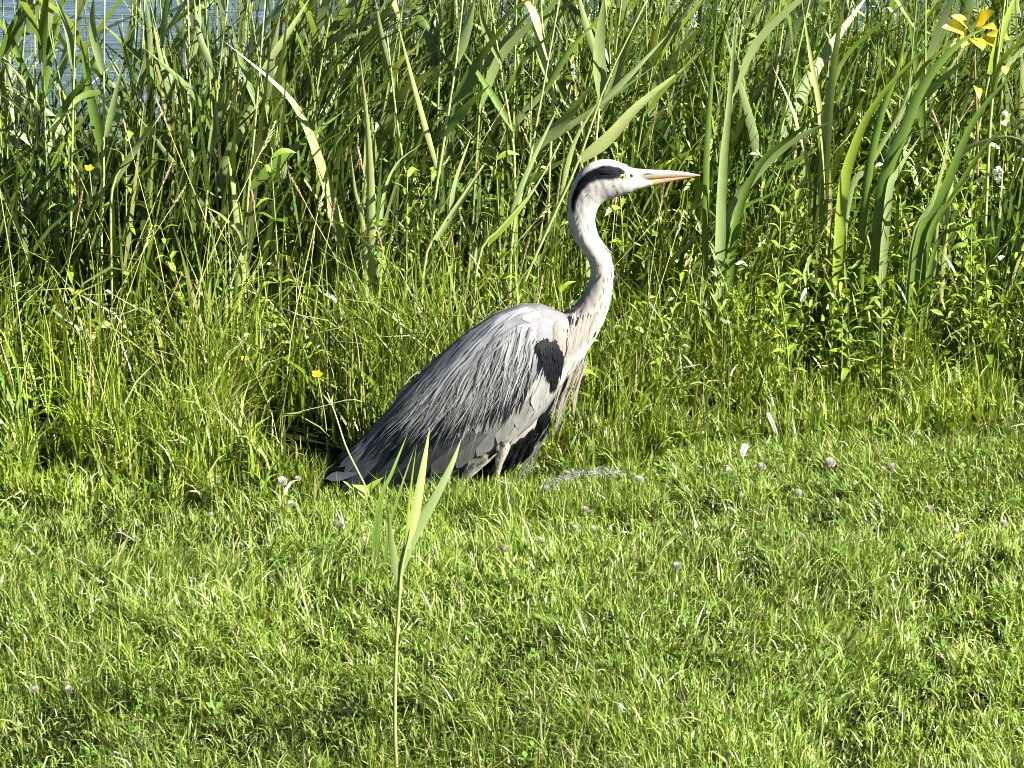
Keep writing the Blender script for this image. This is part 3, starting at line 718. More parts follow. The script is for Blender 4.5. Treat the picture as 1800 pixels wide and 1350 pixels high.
# ---- beak, eye
def loft(rows, na, colf, n=24):
    rr = cr(rows, n); V, C, U = [], [], []
    for k, (x0, t_, b_, hw) in enumerate(rr):
        for j in range(na):
            a = 2 * math.pi * j / na; q = math.cos(a); s = math.sin(a)
            yy = (t_ + b_) / 2 + (t_ - b_) / 2 * q; cc_ = P(x0, yy, 0)
            V.append((cc_.x, -hw * .001 * math.copysign(abs(s) ** .8, s), cc_.z)); C.append(colf(x0, q)); U.append((k / n * 4, j / na))
    Q_ = [[k * na + j, k * na + (j + 1) % na, (k + 1) * na + (j + 1) % na, (k + 1) * na + j] for k in range(n - 1) for j in range(na)]
    Q_.append([ (n - 1) * na + j for j in (0, na // 4, na // 2, 3 * na // 4)])
    return np.array(V), np.zeros((0, 3), int), np.array(Q_), np.array(C), np.array(U)
def beak_material():
    m, n, l, b, out = mat('horn_beak')
    a = n.new('ShaderNodeAttribute'); a.attribute_name = 'Col'
    tc = n.new('ShaderNodeTexCoord'); mp = n.new('ShaderNodeMapping'); mp.inputs['Scale'].default_value = (25, 200, 200)
    no = n.new('ShaderNodeTexNoise'); no.inputs['Scale'].default_value = 1.5; no.inputs['Detail'].default_value = 4
    l.new(tc.outputs['Object'], mp.inputs[0]); l.new(mp.outputs[0], no.inputs['Vector'])
    mr = n.new('ShaderNodeMapRange'); mr.inputs[3].default_value = .75; mr.inputs[4].default_value = 1.2; l.new(no.outputs['Fac'], mr.inputs[0])
    mx = n.new('ShaderNodeMix'); mx.data_type = 'RGBA'; mx.blend_type = 'MULTIPLY'; mx.inputs[0].default_value = 1
    l.new(a.outputs['Color'], mx.inputs[6]); l.new(mr.outputs[0], mx.inputs[7]); l.new(mx.outputs[2], b.inputs['Base Color'])
    b.inputs['Roughness'].default_value = .38
    return m
M_BEAK = beak_material()
def upcol(x, q):
    g = lerp([.33, .28, .18], [.27, .265, .27], np.clip(q * .9 + .4, 0, 1))
    return lerp(g, [.38, .235, .16], np.clip((x - 1150) / 60, 0, 1) * np.clip(.35 - q, 0, 1))
def lowcol(x, q): return lerp([.38, .30, .15], [.40, .19, .10], np.clip((x - 1115) / 70, 0, 1))
beak = link('beak', mesh_of('beak', [loft([(1098, 290, 320, 11), (1112, 295, 319.5, 9.5), (1135, 297.5, 317, 7.8), (1160, 298.5, 315, 6), (1190, 300.5, 312.4, 4.3), (1212, 303.5, 311, 2.9), (1231, 307.8, 309.2, .7)], 16, upcol)]), M_BEAK, heron)
link('lower_mandible', mesh_of('lower_mandible', [loft([(1098, 317, 334, 10), (1115, 316, 332, 8.8), (1140, 314.5, 328, 7), (1165, 312.5, 322.5, 5.6), (1190, 310.6, 317, 4), (1210, 309.4, 313, 2.4), (1225, 308.7, 310.2, .6)], 14, lowcol)]), M_BEAK, beak)
for sd_ in (-1, 1):
    pts = [np.array(P(a, b_, sd_ * h)) for a, b_, h in ((1131, 306.5, .0082), (1140, 305.5, .0074), (1150, 305.8, .0068))]
    link('nostril', mesh_of('nostril', [ribbon(pts, .0022, (0, sd_, .1), (.05, .045, .04), (.10, .09, .08), 6, 0, 'leaf')]), M_BEAK, beak)
    lo = P(1109, 309.5, sd_ * .0150)
    link('lore_spot', mesh_of('lore_spot', [ball(lo, .0036, BLACK * 2, 10, 6, (1, .6, 1))]), M_FEATH, heron)
    ce = P(1094, 310.5, sd_ * .0195)
    eye = link('eye', mesh_of('eye', [ball(ce, .0066, (.012, .012, .013), 18, 10, (1, .45, 1))]), M_PUPIL, heron)
    link('iris', mesh_of('iris', [ball((ce.x, ce.y + sd_ * .0012, ce.z), .0052, (.7, .6, .05), 18, 10, (1, .5, 1))]), M_IRIS, eye)
    link('pupil', mesh_of('pupil', [ball((ce.x + .0004, ce.y + sd_ * .0030, ce.z), .0024, (.004,) * 3, 14, 8, (1, .5, 1))]), M_PUPIL, eye)

# ---- belly plumage and legs
parts = []
for q in range(520):
    ox, oy = rng.uniform(805, 968), 0
    oy = np.interp(ox, [805, 870, 920, 968], [835, 795, 760, 705]) + rng.uniform(0, 50)
    ln = rng.uniform(24, 50); t = (ox - 805) / 163; yy = rng.uniform(-1, 1)
    dep = (.064 - .016 * rng.random()) * math.copysign(1, yy) * np.interp(oy, [700, 800, 850], [.85, .95, .75])
    fx, fy = lerp((-.8, .5), (-.42, .90), t)
    lim = np.interp(ox, [805, 850, 900, 940, 968], [862, 862, 842, 812, 770])
    if oy + fy * ln > lim: continue
    cc = BLACK * rng.uniform(.6, 1.8)
    parts.append(ribbon([P(ox, oy, dep), P(ox + fx * ln * .5, oy + fy * ln * .5, dep * 1.04), P(ox + fx * ln, oy + fy * ln, dep * .96)], rng.uniform(.004, .009), (.2, math.copysign(1, dep), .1), cc, cc, 6, -.1, 'strand'))
for q in range(46):
    ox, oy = lerp((962, 748), (925, 822), rng.random()) + rng.normal(0, 5, 2); dep = rng.uniform(-.060, -.03) * rng.choice([1, 1, -1]); ln = rng.uniform(22, 40)
    cc = lerp([.12, .12, .12], WHITE * .75, rng.random())
    parts.append(ribbon([P(ox, oy, dep), P(ox - ln * .25, oy + ln * .45, dep), P(ox - ln * .55, oy + ln * .8, dep)], rng.uniform(.0015, .003), (.3, math.copysign(1, dep), .1), cc, cc, 6, -.1, 'strand'))
link('belly_plumage', mesh_of('belly_plumage', parts), M_STRAND, heron, kind='stuff', label='black belly and flank plumage')

for (hip, hock, dep, th) in (((888, 776), (868, 850), -.072, 14), ((856, 796), (800, 862), -.066, 28)):
    hp, hk = np.array(P(*hip, dep)), np.array(P(*hock, dep)); hk[2] = max(hk[2], .008)
    leg = link('leg', mesh_of('leg', [tube([hp, lerp(hp, hk, .5) + (.001, 0, 0), hk], [.0075, .0052, .0058], (.42, .38, .24), 10, 10)]), M_LEG, heron)
    parts = []
    for q in range(150):
        a = rng.uniform(0, 6.283); v = rng.random() * .6; o = lerp(hp, hk, v)
        r_ = th * .001 * (1 - v * 1.25); s_ = np.array([math.cos(a), math.sin(a) * .8, .25 * math.cos(a)]); o = o + s_ * r_
        e = lerp(hp, hk, min(v + rng.uniform(.25, .45), .97 if th > 20 else .62)) + s_ * r_ * .35
        cc = lerp(WHITE, [.62, .57, .44], rng.random())
        parts.append(ribbon([o, lerp(o, e, .5) + s_ * .003, e], rng.uniform(.004, .007), s_, cc, cc, 6, -.1, 'strand'))
    link('thigh_plumage', mesh_of('thigh_plumage', parts), M_STRAND, leg, kind='stuff', label='white thigh feathers')
    toe0 = hk + np.array([.135, .004 * np.sign(dep), 0]); toe0[2] = .009
    link('tarsus', mesh_of('tarsus', [tube([hk, lerp(hk, toe0, .5), toe0], [.0066, .005, .006], (.36, .33, .22), 10, 10)]), M_LEG, leg)
    for az_, ln in ((.38, .07), (0, .08), (-.38, .07), (math.pi, .05)):
        d_ = np.array([math.cos(az_), math.sin(az_), 0])
        link('toe', mesh_of('toe', [tube([toe0, toe0 + d_ * ln * .5 + (0, 0, .003), toe0 + d_ * ln - (0, 0, .004)], [.005, .0042, .0018], (.33, .30, .20), 8, 8)]), M_LEG, leg)
# ------------------------------------------------------------------ hand-placed reeds and sword leaves (paths read off the photograph, depth from the bank)
ZX = [150, 330, 480, 620, 760, 900, 1020, 1130, 1240, 1400, 1520, 1640]
ZN = ['at the left edge', 'in front of the open water', 'near the lit stem with the dark leaf', 'beside the arching yellow-green leaf', 'around the lone pale sword leaf', 'behind the heron back', 'just left of the heron head',
      'above or below the heron head', 'in line with the beak', 'beyond the beak tip', 'by the broad straight leaf', 'by the curved sword leaves', 'near the right edge']
def zone(x, y):                        # which landmark of the photo a spot on the bank stands by
    px_ = 900 + x / math.hypot(y + 5, 1.3) * FPX
    return ZN[int(np.searchsorted(ZX, px_))]
GLAUC, DEEP, PALE, YEL = np.array([.21, .28, .10]), np.array([.11, .185, .026]), np.array([.34, .39, .14]), np.array([.23, .32, .036])
def stem_px(path, Y):
    """a path of pixels on the plane y = Y, continued down to the ground"""
    pts = [np.array(P(a, b_, Y)) for a, b_ in path]
    p0 = pts[0]; z0 = gz(p0[0], p0[1])
    if p0[2] > z0 + .01: pts = [np.array([p0[0] - .12 * (pts[1][0] - p0[0]) * (p0[2] - z0) / max(.05, abs(pts[1][2] - p0[2])), p0[1], z0 - .01])] + pts
    return pts
def bow(pts, amt):                     # leaves also sweep forwards or backwards a little
    n_ = len(pts)
    return [p + np.array([0, amt * (i / (n_ - 1)) ** 2, 0]) for i, p in enumerate(pts)]
def hand_reed(Y, stem, leaves, label, cat='reed', group=None, name='reed', stem_r=.0032):
    pts = stem_px(stem, Y) if stem else None
    b0 = pts[0] if pts else stem_px(leaves[0][0], Y)[0]
    o = empty(name, tuple(b0), label, cat, group)
    loc = np.array(b0)
    if pts:
        link('stem', mesh_of('stem', [tube([p - loc for p in pts], [stem_r, stem_r * .9, stem_r * .45], (.30, .36, .12), 6, 14, (.34, .42, .14))]), M_STALK, o)
    for lf in leaves:
        path, wpx, col = lf[:3]; grounded = len(lf) > 3 and lf[3]
        q = stem_px(path, Y) if grounded else [np.array(P(a, b_, Y)) for a, b_ in path]
        q = bow([p - loc for p in q], rng.uniform(-.10, .06))
        wd = wpx * .0009 * (Y + 5.2) / 5.2
        nrm = np.array([rng.uniform(-.25, .55), -1, rng.uniform(.0, .6)])
        link('leaf', mesh_of('leaf', [ribbon(q, wd, nrm, np.asarray(col) * .8, np.asarray(col) * 1.1, 18, rng.choice([-1, 1]) * rng.uniform(.25, .6), 'blade', None, rng.normal(0, .35), (rng.uniform(.86, 1.05), (.30, .22, .10)))]), M_REED, o)
    return o
HR = hand_reed
# right: clump of sword leaves sweeping up to the right
HR(.62, None, [([(1615, 430), (1660, 330), (1712, 205), (1800, 98)], 24, DEEP, 1), ([(1628, 435), (1672, 345), (1735, 245), (1815, 180)], 14, DEEP, 1), ([(1622, 430), (1650, 360), (1690, 275)], 12, YEL, 1), ([(1632, 430), (1668, 352), (1712, 290)], 10, YEL, 1), ([(1606, 430), (1640, 350), (1662, 250), (1668, 150)], 15, GLAUC, 1), ([(1640, 440), (1690, 390), (1750, 350)], 10, DEEP, 1)],
   'fan of dark sword leaves rising at the right edge of the photo', 'reed', None, 'sword_leaf_clump')
HR(.68, None, [([(1477, 365), (1500, 250), (1543, 160), (1640, 45)], 24, YEL, 1), ([(1521, 360), (1547, 213), (1580, 120), (1600, 20)], 17, DEEP, 1), ([(1548, 355), (1590, 230), (1632, 140), (1690, 78), (1740, 52)], 25, DEEP, 1), ([(1490, 360), (1530, 290), (1590, 190), (1610, 120)], 14, GLAUC, 1), ([(1560, 360), (1580, 300), (1622, 240)], 18, GLAUC, 1)],
   'tall clump of curved sword leaves leaning right, beside the yellow leaves', 'reed', None, 'sword_leaf_clump')
HR(.66, None, [([(1263, 445), (1267, 300), (1278, 167), (1289, -20)], 24, GLAUC, 1), ([(1241, 420), (1243, 260), (1252, 120), (1262, -15)], 15, DEEP, 1), ([(1275, 430), (1300, 345), (1370, 262), (1430, 222), (1468, 204)], 21, GLAUC, 1), ([(1280, 430), (1300, 370), (1350, 345), (1405, 318)], 14, DEEP, 1), ([(1290, 420), (1330, 290), (1400, 222), (1452, 168)], 15, DEEP, 1), ([(1270, 400), (1275, 280), (1263, 180), (1240, 70)], 9, PALE, 1)],
   'sword leaf clump just beyond the beak tip, one leaf bent to the right', 'reed', None, 'sword_leaf_clump')
HR(.86, None, [([(1446, 350), (1455, 200), (1468, 70), (1480, -20)], 25, GLAUC, 1), ([(1432, 350), (1470, 130), (1545, 40), (1600, -10)], 14, DEEP, 1), ([(1455, 360), (1440, 200), (1420, 90), (1405, 0)], 16, PALE, 1), ([(1425, 340), (1400, 210), (1360, 120)], 12, PALE, 1)],
   'clump with one broad straight leaf reaching the top edge right of the beak', 'reed', None, 'sword_leaf_clump')
HR(.75, [(1735, 330), (1742, 200), (1755, 90), (1768, -10)], [([(1738, 130), (1762, 55), (1795, -20)], 20, YEL), ([(1742, 180), (1760, 100), (1815, 40)], 12, YEL)], 'bright green reed by the yellow leaves at the top right corner')
HR(.68, None, [([(1670, 330), (1690, 268), (1725, 244), (1765, 231), (1800, 238)], 12, PALE, 1), ([(1650, 340), (1660, 290), (1640, 230)], 9, PALE, 1)], 'short pale leaf arching over at the right edge', 'reed')
# centre, behind the heron's head
HR(.62, [(905, 545), (967, 393), (1017, 283), (1067, 143), (1142, -10)], [([(1018, 282), (1067, 245), (1122, 187), (1207, 118)], 27, PALE), ([(1052, 185), (1110, 130), (1180, 60)], 13, GLAUC), ([(985, 350), (1010, 250), (1060, 160)], 10, PALE)], 'slanting reed whose broad pale leaf rises right behind the heron head')
HR(.72, [(900, 420), (925, 310), (950, 180), (985, -10)], [([(937, 267), (993, 207), (1045, 130)], 23, GLAUC), ([(940, 262), (1033, 200), (1167, 100)], 15, GLAUC), ([(958, 160), (1000, 90), (1060, 30)], 15, DEEP)], 'reed with broad grey-green leaves left of the heron head')
HR(.80, [(1045, 300), (1052, 200), (1058, 90), (1062, -20)], [([(1057, 175), (1052, 85), (1062, -20)], 30, GLAUC), ([(1060, 190), (1095, 100), (1120, 10)], 18, GLAUC), ([(1056, 120), (1030, 40), (1015, -20)], 16, GLAUC)], 'reed with wide upright leaves above the heron head')
HR(.84, [(965, 330), (972, 150), (955, 60), (950, -20)], [([(975, 160), (953, 83), (938, 20), (900, -15)], 28, PALE)], 'reed with a broad leaf folded over near the top centre')
HR(.74, [(760, 400), (780, 250), (800, 120), (815, -10)], [([(795, 182), (850, 92), (908, 8)], 18, DEEP), ([(773, 242), (815, 190), (862, 138)], 20, DEEP), ([(800, 110), (820, 50), (836, -10)], 24, GLAUC), ([(770, 300), (735, 170), (700, 28)], 12, PALE)], 'reed with dark leaves swept right, left of the heron neck')
HR(.85, [(905, 330), (900, 240), (880, 120), (860, -10)], [([(905, 232), (853, 150), (811, 82)], 16, DEEP), ([(890, 160), (930, 90), (985, 40)], 14, DEEP), ([(880, 110), (850, 40), (845, -20)], 14, GLAUC)], 'dark reed crossing behind others in the centre of the bank')
HR(.66, None, [([(652, 410), (650, 300), (643, 200), (630, 80)], 19, PALE, 1), ([(668, 400), (690, 300), (745, 255)], 9, GLAUC, 1), ([(640, 420), (625, 330), (618, 250)], 11, PALE, 1)], 'upright pale sword leaf standing alone left of the heron', 'reed', None, 'sword_leaf_clump')
HR(.55, [(745, 470), (775, 400), (815, 340), (850, 290)], [([(767, 423), (813, 353), (856, 290)], 13, PALE), ([(790, 385), (800, 320), (830, 240)], 10, GLAUC)], 'thin pale reed leaning right behind the heron back')
HR(.6, [(840, 460), (880, 400), (940, 330), (985, 250)], [([(860, 427), (905, 380), (945, 330)], 12, YEL), ([(900, 375), (930, 300), (985, 190)], 12, GLAUC)], 'short leaning reed between the heron back and neck')
HR(.9, [(725, 420), (715, 330), (697, 207), (680, 60)], [([(723, 370), (705, 290), (695, 200)], 15, DEEP), ([(712, 300), (745, 220), (770, 110)], 11, DEEP), ([(690, 150), (668, 60), (655, -10)], 14, GLAUC)], 'dark reed right of the lone pale sword leaf')
# left
HR(.8, None, [([(600, 430), (590, 385), (567, 300), (533, 207), (490, 148), (395, 66)], 27, PALE, 1), ([(610, 430), (600, 330), (610, 240)], 10, GLAUC, 1)], 'broad yellow-green leaf arching over to the left', 'reed', None, 'sword_leaf_clump')
HR(.78, [(426, 470), (437, 333), (447, 233), (467, -10)], [([(437, 333), (500, 277), (600, 205)], 22, DEEP), ([(463, 122), (505, 60), (548, -8)], 14, PALE), ([(452, 190), (425, 110), (405, 30)], 13, GLAUC)], 'tall lit reed stem with one dark leaf pointing right, left of centre')
HR(.82, [(350, 470), (357, 417), (383, 150), (402, -10)], [([(368, 275), (386, 190), (398, 130)], 19, GLAUC), ([(385, 140), (350, 70), (335, 0)], 15, GLAUC), ([(372, 240), (400, 180), (412, 90)], 12, YEL)], 'straight lit reed stem with pale leaf pressed against it')
HR(.8, [(178, 430), (182, 333), (182, 180), (184, -10)], [([(180, 270), (160, 170), (140, 62)], 21, DEEP), ([(186, 240), (200, 180), (222, 95)], 14, GLAUC), ([(182, 130), (165, 50), (172, -20)], 18, GLAUC), ([(183, 160), (140, 170), (95, 215)], 14, DEEP)], 'reed stem with leaves spread in a V near the left edge')
HR(.76, [(118, 470), (124, 400), (128, 200), (134, -10)], [([(90, 232), (130, 165), (182, 108)], 15, DEEP), ([(130, 120), (120, 60), (90, -10)], 16, GLAUC), ([(122, 330), (140, 290), (150, 270)], 12, DEEP)], 'leftmost tall lit reed stem by the water')
HR(.9, [(335, 450), (338, 330), (335, 200), (330, -10)], [([(332, 225), (318, 140), (303, 66)], 13, YEL), ([(336, 240), (372, 170), (384, 120)], 13, YEL), ([(334, 120), (350, 50), (352, -10)], 14, GLAUC)], 'yellow-green reed with narrow V leaves in front of the water')
HR(.7, [(195, 420), (200, 320), (240, 262), (285, 198)], [([(200, 322), (243, 255), (287, 192)], 15, GLAUC)], 'single grey-green leaf leaning right low on the left')
HR(.68, None, [([(422, 440), (415, 350), (402, 272)], 21, PALE, 1), ([(432, 440), (400, 380), (368, 350)], 9, PALE, 1)], 'short pale broad leaf low in the dark gap, left of centre', 'reed', None, 'sword_leaf_clump')
HR(.95, [(70, 420), (66, 250), (62, 130), (60, -10)], [([(62, 240), (85, 120), (115, -10)], 15, DEEP), ([(64, 180), (30, 90), (5, 20)], 14, DEEP), ([(66, 260), (35, 235), (-5, 225)], 16, GLAUC)], 'dark reed at the left edge against the water')
HR(1.0, [(240, 380), (245, 200), (255, -10)], [([(246, 180), (225, 110), (205, 30)], 14, DEEP), ([(247, 150), (265, 70), (262, -20)], 16, GLAUC), ([(242, 260), (270, 190), (300, 160)], 11, DEEP)], 'reed with dark drooping leaf in front of open water')

# ------------------------------------------------------------------ the rest of the reeds: prototypes and copies
def make_reed(H, wind):
    o = empty('reed', (0, 0, 0), '', 'reed')
    bx, by = wind * rng.uniform(.04, .16), rng.uniform(-.05, .05)
    sp_ = cr([(0, 0, -.02), (bx * .25, by * .25, H * .45), (bx, by, H)], 12)
    link('stem', mesh_of('stem', [tube(sp_, [.0030, .0026, .0011], (.20, .27, .07), 5)]), M_STALK, o)
    nl = int(rng.integers(4, 7))
    for i in range(nl):
        t = .30 + .68 * i / nl; k = t * 11; a = int(k); p0 = sp_[a] + (sp_[min(a + 1, 11)] - sp_[a]) * (k - a)
        left = (i % 2 == 0)
        az_ = (math.pi if left and rng.random() > wind * .75 else 0) + rng.normal(0, .55)
        el = rng.uniform(.75, 1.25); ln = rng.uniform(.20, .40); dr = rng.uniform(.05, .45)
        h = np.array([math.cos(az_), math.sin(az_), 0]); d0 = h * math.cos(el) + np.array([0, 0, math.sin(el)]); e1 = el - dr; d1 = h * math.cos(e1) + np.array([0, 0, math.sin(e1)])
        pts = [p0, p0 + d0 * ln * .4, p0 + d0 * ln * .4 + d1 * ln * .6]
        c_ = [GLAUC, DEEP, GLAUC * .8, YEL * .8, PALE * .9][int(rng.integers(0, 5))] * rng.uniform(.8, 1.15)
        nrm = np.cross(d0, [-h[1], h[0], 0]); nrm = -nrm + rng.normal(0, .6, 3)
        link('leaf', mesh_of('leaf', [ribbon(pts, rng.uniform(.014, .030), nrm, c_ * .75, c_ * 1.1, 10, rng.uniform(-.35, .35), 'blade', None, rng.normal(0, .5), (rng.uniform(.78, 1.05), (.32, .24, .11)))]), M_REED, o)
    return o
protos = [make_reed(rng.uniform(.8, 1.1), wd) for wd in (.1, .2, .3, .5, .6, .8, .9, 1.0)]
used = set(); nr = 0
for i in range(150):
    left = i < 66
    x = rng.uniform(-1.25, -.42) if left else rng.uniform(-.42, 1.35)
    y = rng.uniform(.85, 1.75) if left else rng.uniform(.95, 2.3)
    if abs(x) > .90 * (y + 5.2) / 5.2 * 1.02: continue
    k = int(rng.integers(0, 4)) if left else int(rng.integers(2, 8))
    sc_ = rng.uniform(.78, 1.05) if left else rng.uniform(.85, 1.2)
    lab = ('tall ' if sc_ > .98 else 'shorter ') + ('front-row reed ' if y < 1.3 else 'reed at the back of the stand ') + zone(x, y); grp = 'reeds ' + zone(x, y)
    loc = (x, y, gz(x, y)); rz = rng.normal(0, .55); ti = (rng.normal(0, .06), rng.normal(.05, .12))
    if k not in used:
        used.add(k); o = protos[k]; o.location = loc; o.rotation_euler = (*ti, rz); o.scale = (sc_,) * 3; o['label'] = lab; o['group'] = grp
    else: copy_tree(protos[k], loc, rz, sc_, lab, grp, ti)
for k in range(8):
    if k not in used:
        for ch in list(protos[k].children): bpy.data.objects.remove(ch)
        bpy.data.objects.remove(protos[k])

# ------------------------------------------------------------------ leafy weeds
def make_weed(H, pairs, lsz, c_, spread=.9):
    o = empty('leafy_weed', (0, 0, 0), '', 'weed')
    bx, by = rng.normal(0, .05, 2)
    sp_ = cr([(0, 0, -.01), (bx * .3, by * .3, H * .5), (bx, by, H)], 12)
    link('stem', mesh_of('stem', [tube(sp_, [.0024, .0018, .001], (.20, .26, .07), 5)]), M_STALK, o)
    for i in range(pairs):
        t = .3 + .7 * i / max(1, pairs - 1); p0 = sp_[min(11, int(t * 11))]; a0 = i * 1.57 + rng.normal(0, .3)
        for s_ in (0, math.pi):
            az_ = a0 + s_ + rng.normal(0, .25); el = rng.uniform(.05, .75) + (.35 if t > .9 else 0); ln = lsz * rng.uniform(.75, 1.2) * (1.1 - .35 * t)
            h = np.array([math.cos(az_), math.sin(az_), 0]); d0 = h * math.cos(el) + np.array([0, 0, math.sin(el)]); d1 = h * math.cos(el - .7) + np.array([0, 0, math.sin(el - .7)])
            pts = [p0, p0 + d0 * ln * .5, p0 + d0 * ln * .5 + d1 * ln * .5]
            nrm = np.array([0, 0, 1.0]) + rng.normal(0, .25, 3)
            cc = c_ * rng.uniform(.8, 1.2)
            link('leaf', mesh_of('leaf', [ribbon(pts, ln * rng.uniform(.19, .27), nrm, cc, cc * 1.1, 8, .22, 'leaf')]), M_WEED, o)
    return o
WC = np.array([.19, .29, .028])
wp = [make_weed(.30, 8, .066, WC), make_weed(.26, 7, .052, WC * .8), make_weed(.36, 9, .056, WC * 1.2), make_weed(.22, 6, .05, WC * .7), make_weed(.42, 10, .058, WC)]
wused = set()
def weed(k, loc, rz, sc_, lab, grp=None):
    if k in wused: o = copy_tree(wp[k], loc, rz, sc_, lab, grp)
    else: wused.add(k); o = wp[k]; o.location = loc; o.rotation_euler = (0, 0, rz); o.scale = (sc_,) * 3; o['label'] = lab
    if grp: o['group'] = grp
    return o
def ground_at(px, Y): q = P(px, 600, Y); return (q.x, Y, gz(q.x, Y))
# the bright ones one can point to
for (px, Y, k, sc_, rz, lab) in [(1500, .50, 0, .78, .3, 'bright yellow-green nettle-like plant low on the right, at the lawn edge'), (1440, .52, 2, .62, 1.1, 'small bright weed left of the low yellow-green plant at the lawn edge'),
        (1590, .75, 4, .85, .6, 'leafy weed below the right sword leaf clump'), (1500, .80, 2, .95, 2.0, 'leafy weed in front of the curved sword leaves'), (1740, .62, 0, 1.0, 1.4, 'large leafy weed at the right edge, mid height'),
        (1100, .42, 1, .75, .2, 'low leafy weed right of the heron breast'), (1170, .46, 3, .9, 1.0, 'dark leafy weed below the heron beak'), (60, .30, 0, .55, .5, 'broad-leaved weed low at the left edge')]:
    weed(k, ground_at(px, Y), rz, sc_, lab)
for i in range(84):
    x = rng.uniform(.10, 1.25) if i < 62 else rng.uniform(-1.15, .1); y = float(lawn_edge(x)) + rng.uniform(.12, .95)
    if abs(x) > .9 * (y + 5.2) / 5.2: continue
    if i >= 62 and y < .5: y += .45
    sc_ = rng.uniform(.65, 1.15)
    lab = ('larger' if sc_ > .95 else 'small') + ' green leafy weed ' + ('low in the grass ' if y < .65 else 'high on the bank ') + zone(x, y)
    weed(int(rng.integers(0, 5)), (x, y, gz(x, y)), rng.uniform(0, 6.28), sc_, lab, 'leafy weeds ' + zone(x, y))

# shrub sprig with yellow and orange leaves, top right
q = ground_at(1690, .98); o = empty('yellowing_shrub', q, 'sprig of yellow and orange leaves in the top right corner', 'shrub'); loc = np.array(q)
top = np.array(P(1712, 62, .98)) - loc
link('stem', mesh_of('stem', [tube([(0, 0, 0), top * .5 + (.02, 0, 0), top], [.004, .003, .0015], (.22, .16, .06), 6, 12)]), M_STALK, o)
for (x0, y0, x1, y1, wpx, cc) in [(1700, 58, 1655, 48, 24, (.62, .55, .04)), (1705, 50, 1672, 28, 20, (.60, .52, .05)), (1715, 45, 1750, 20, 24, (.50, .44, .05)), (1722, 50, 1752, 52, 22, (.62, .50, .04)), (1712, 68, 1728, 88, 34, (.60, .55, .03)), (1702, 66, 1690, 84, 22, (.50, .52, .05)), (1735, 60, 1775, 70, 24, (.56, .50, .04)),
                                  (1700, 72, 1668, 92, 22, (.42, .46, .05)), (1725, 66, 1762, 92, 22, (.50, .50, .05)), (1718, 40, 1730, 12, 18, (.52, .44, .05)), (1760, 115, 1768, 132, 20, (.42, .48, .08)), (1715, 150, 1722, 175, 16, (.45, .45, .05))]:
    a, e = np.array(P(x0, y0, .98)) - loc, np.array(P(x1, y1, .94)) - loc
    link('leaf', mesh_of('leaf', [ribbon([a, (a + e) / 2 + (0, -.005, .006), e], wpx * .00115, (.25, -.75, .6), cc, np.array(cc) * 1.05, 9, .2, 'leaf')]), M_WEED, o)

# ------------------------------------------------------------------ seeding grass stalks
def make_stalk(H, kind):
    o = empty('grass_stalk', (0, 0, 0), '', 'grass stalk')
    lx, ly = rng.normal(0, .10), rng.normal(0, .05)
    sp_ = cr([(0, 0, -.01), (lx * .3, ly * .3, H * .5), (lx, ly, H)], 12)
    link('stem', mesh_of('stem', [tube(sp_, [.0013, .0011, .0007], (.36, .37, .12), 4)]), M_STALK, o)
    d = sp_[-1] - sp_[-3]; d /= np.linalg.norm(d); ln = rng.uniform(.035, .065)
    parts = []; cc = [np.array([.45, .36, .20]), np.array([.42, .42, .18]), np.array([.40, .27, .17])][kind]
    for i in range(46):
        t = rng.random(); a = rng.uniform(0, 6.28); r_ = .0032 * math.sin(math.pi * (.1 + .85 * t)) * (1 if kind != 1 else 1.9)
        s_ = np.array([math.cos(a), math.sin(a), 0]); p0 = sp_[-1] + d * ln * t
        parts.append(ribbon([p0, p0 + s_ * r_ * .8 + d * .004, p0 + s_ * r_ * 1.2 + d * .009], .0022, s_ + (0, 0, .3), cc * rng.uniform(.7, 1.2), cc * 1.2, 3, 0, 'leaf'))
    parts.append(tube([sp_[-1], sp_[-1] + d * ln], [.0012, .0008], cc * .8, 4))
    link('seed_head', mesh_of('seed_head', parts), M_STALK, o, kind='stuff')
    return o
gp = [make_stalk(rng.uniform(.34, .52), k % 3) for k in range(6)]
first = [True] * 6
for i in range(120):
    x = rng.uniform(-1.1, 1.2); y = float(lawn_edge(x)) + rng.uniform(.15, 1.0)
    if abs(x) > .88 * (y + 5.2) / 5.2 or (abs(y) < .14 and -.4 < x < .15): continue
    if -.3 < x < .2 and y < .18: continue
    k = int(rng.integers(0, 6))
    lab, grp = ['straw-coloured', 'greenish', 'reddish-brown'][k % 3] + ' seed head on a thin grass stalk ' + zone(x, y), 'seeding grass stalks ' + zone(x, y)
    loc, rz, sc_ = (x, y, gz(x, y)), rng.uniform(0, 6.28), rng.uniform(.65, 1.15) * (.7 if y - float(lawn_edge(x)) < .3 else 1)
    if first[k]: first[k] = False; o = gp[k]; o.location = loc; o.rotation_euler = (0, 0, rz); o.scale = (sc_,) * 3; o['label'] = lab; o['group'] = grp
    else: copy_tree(gp[k], loc, rz, sc_, lab, grp)
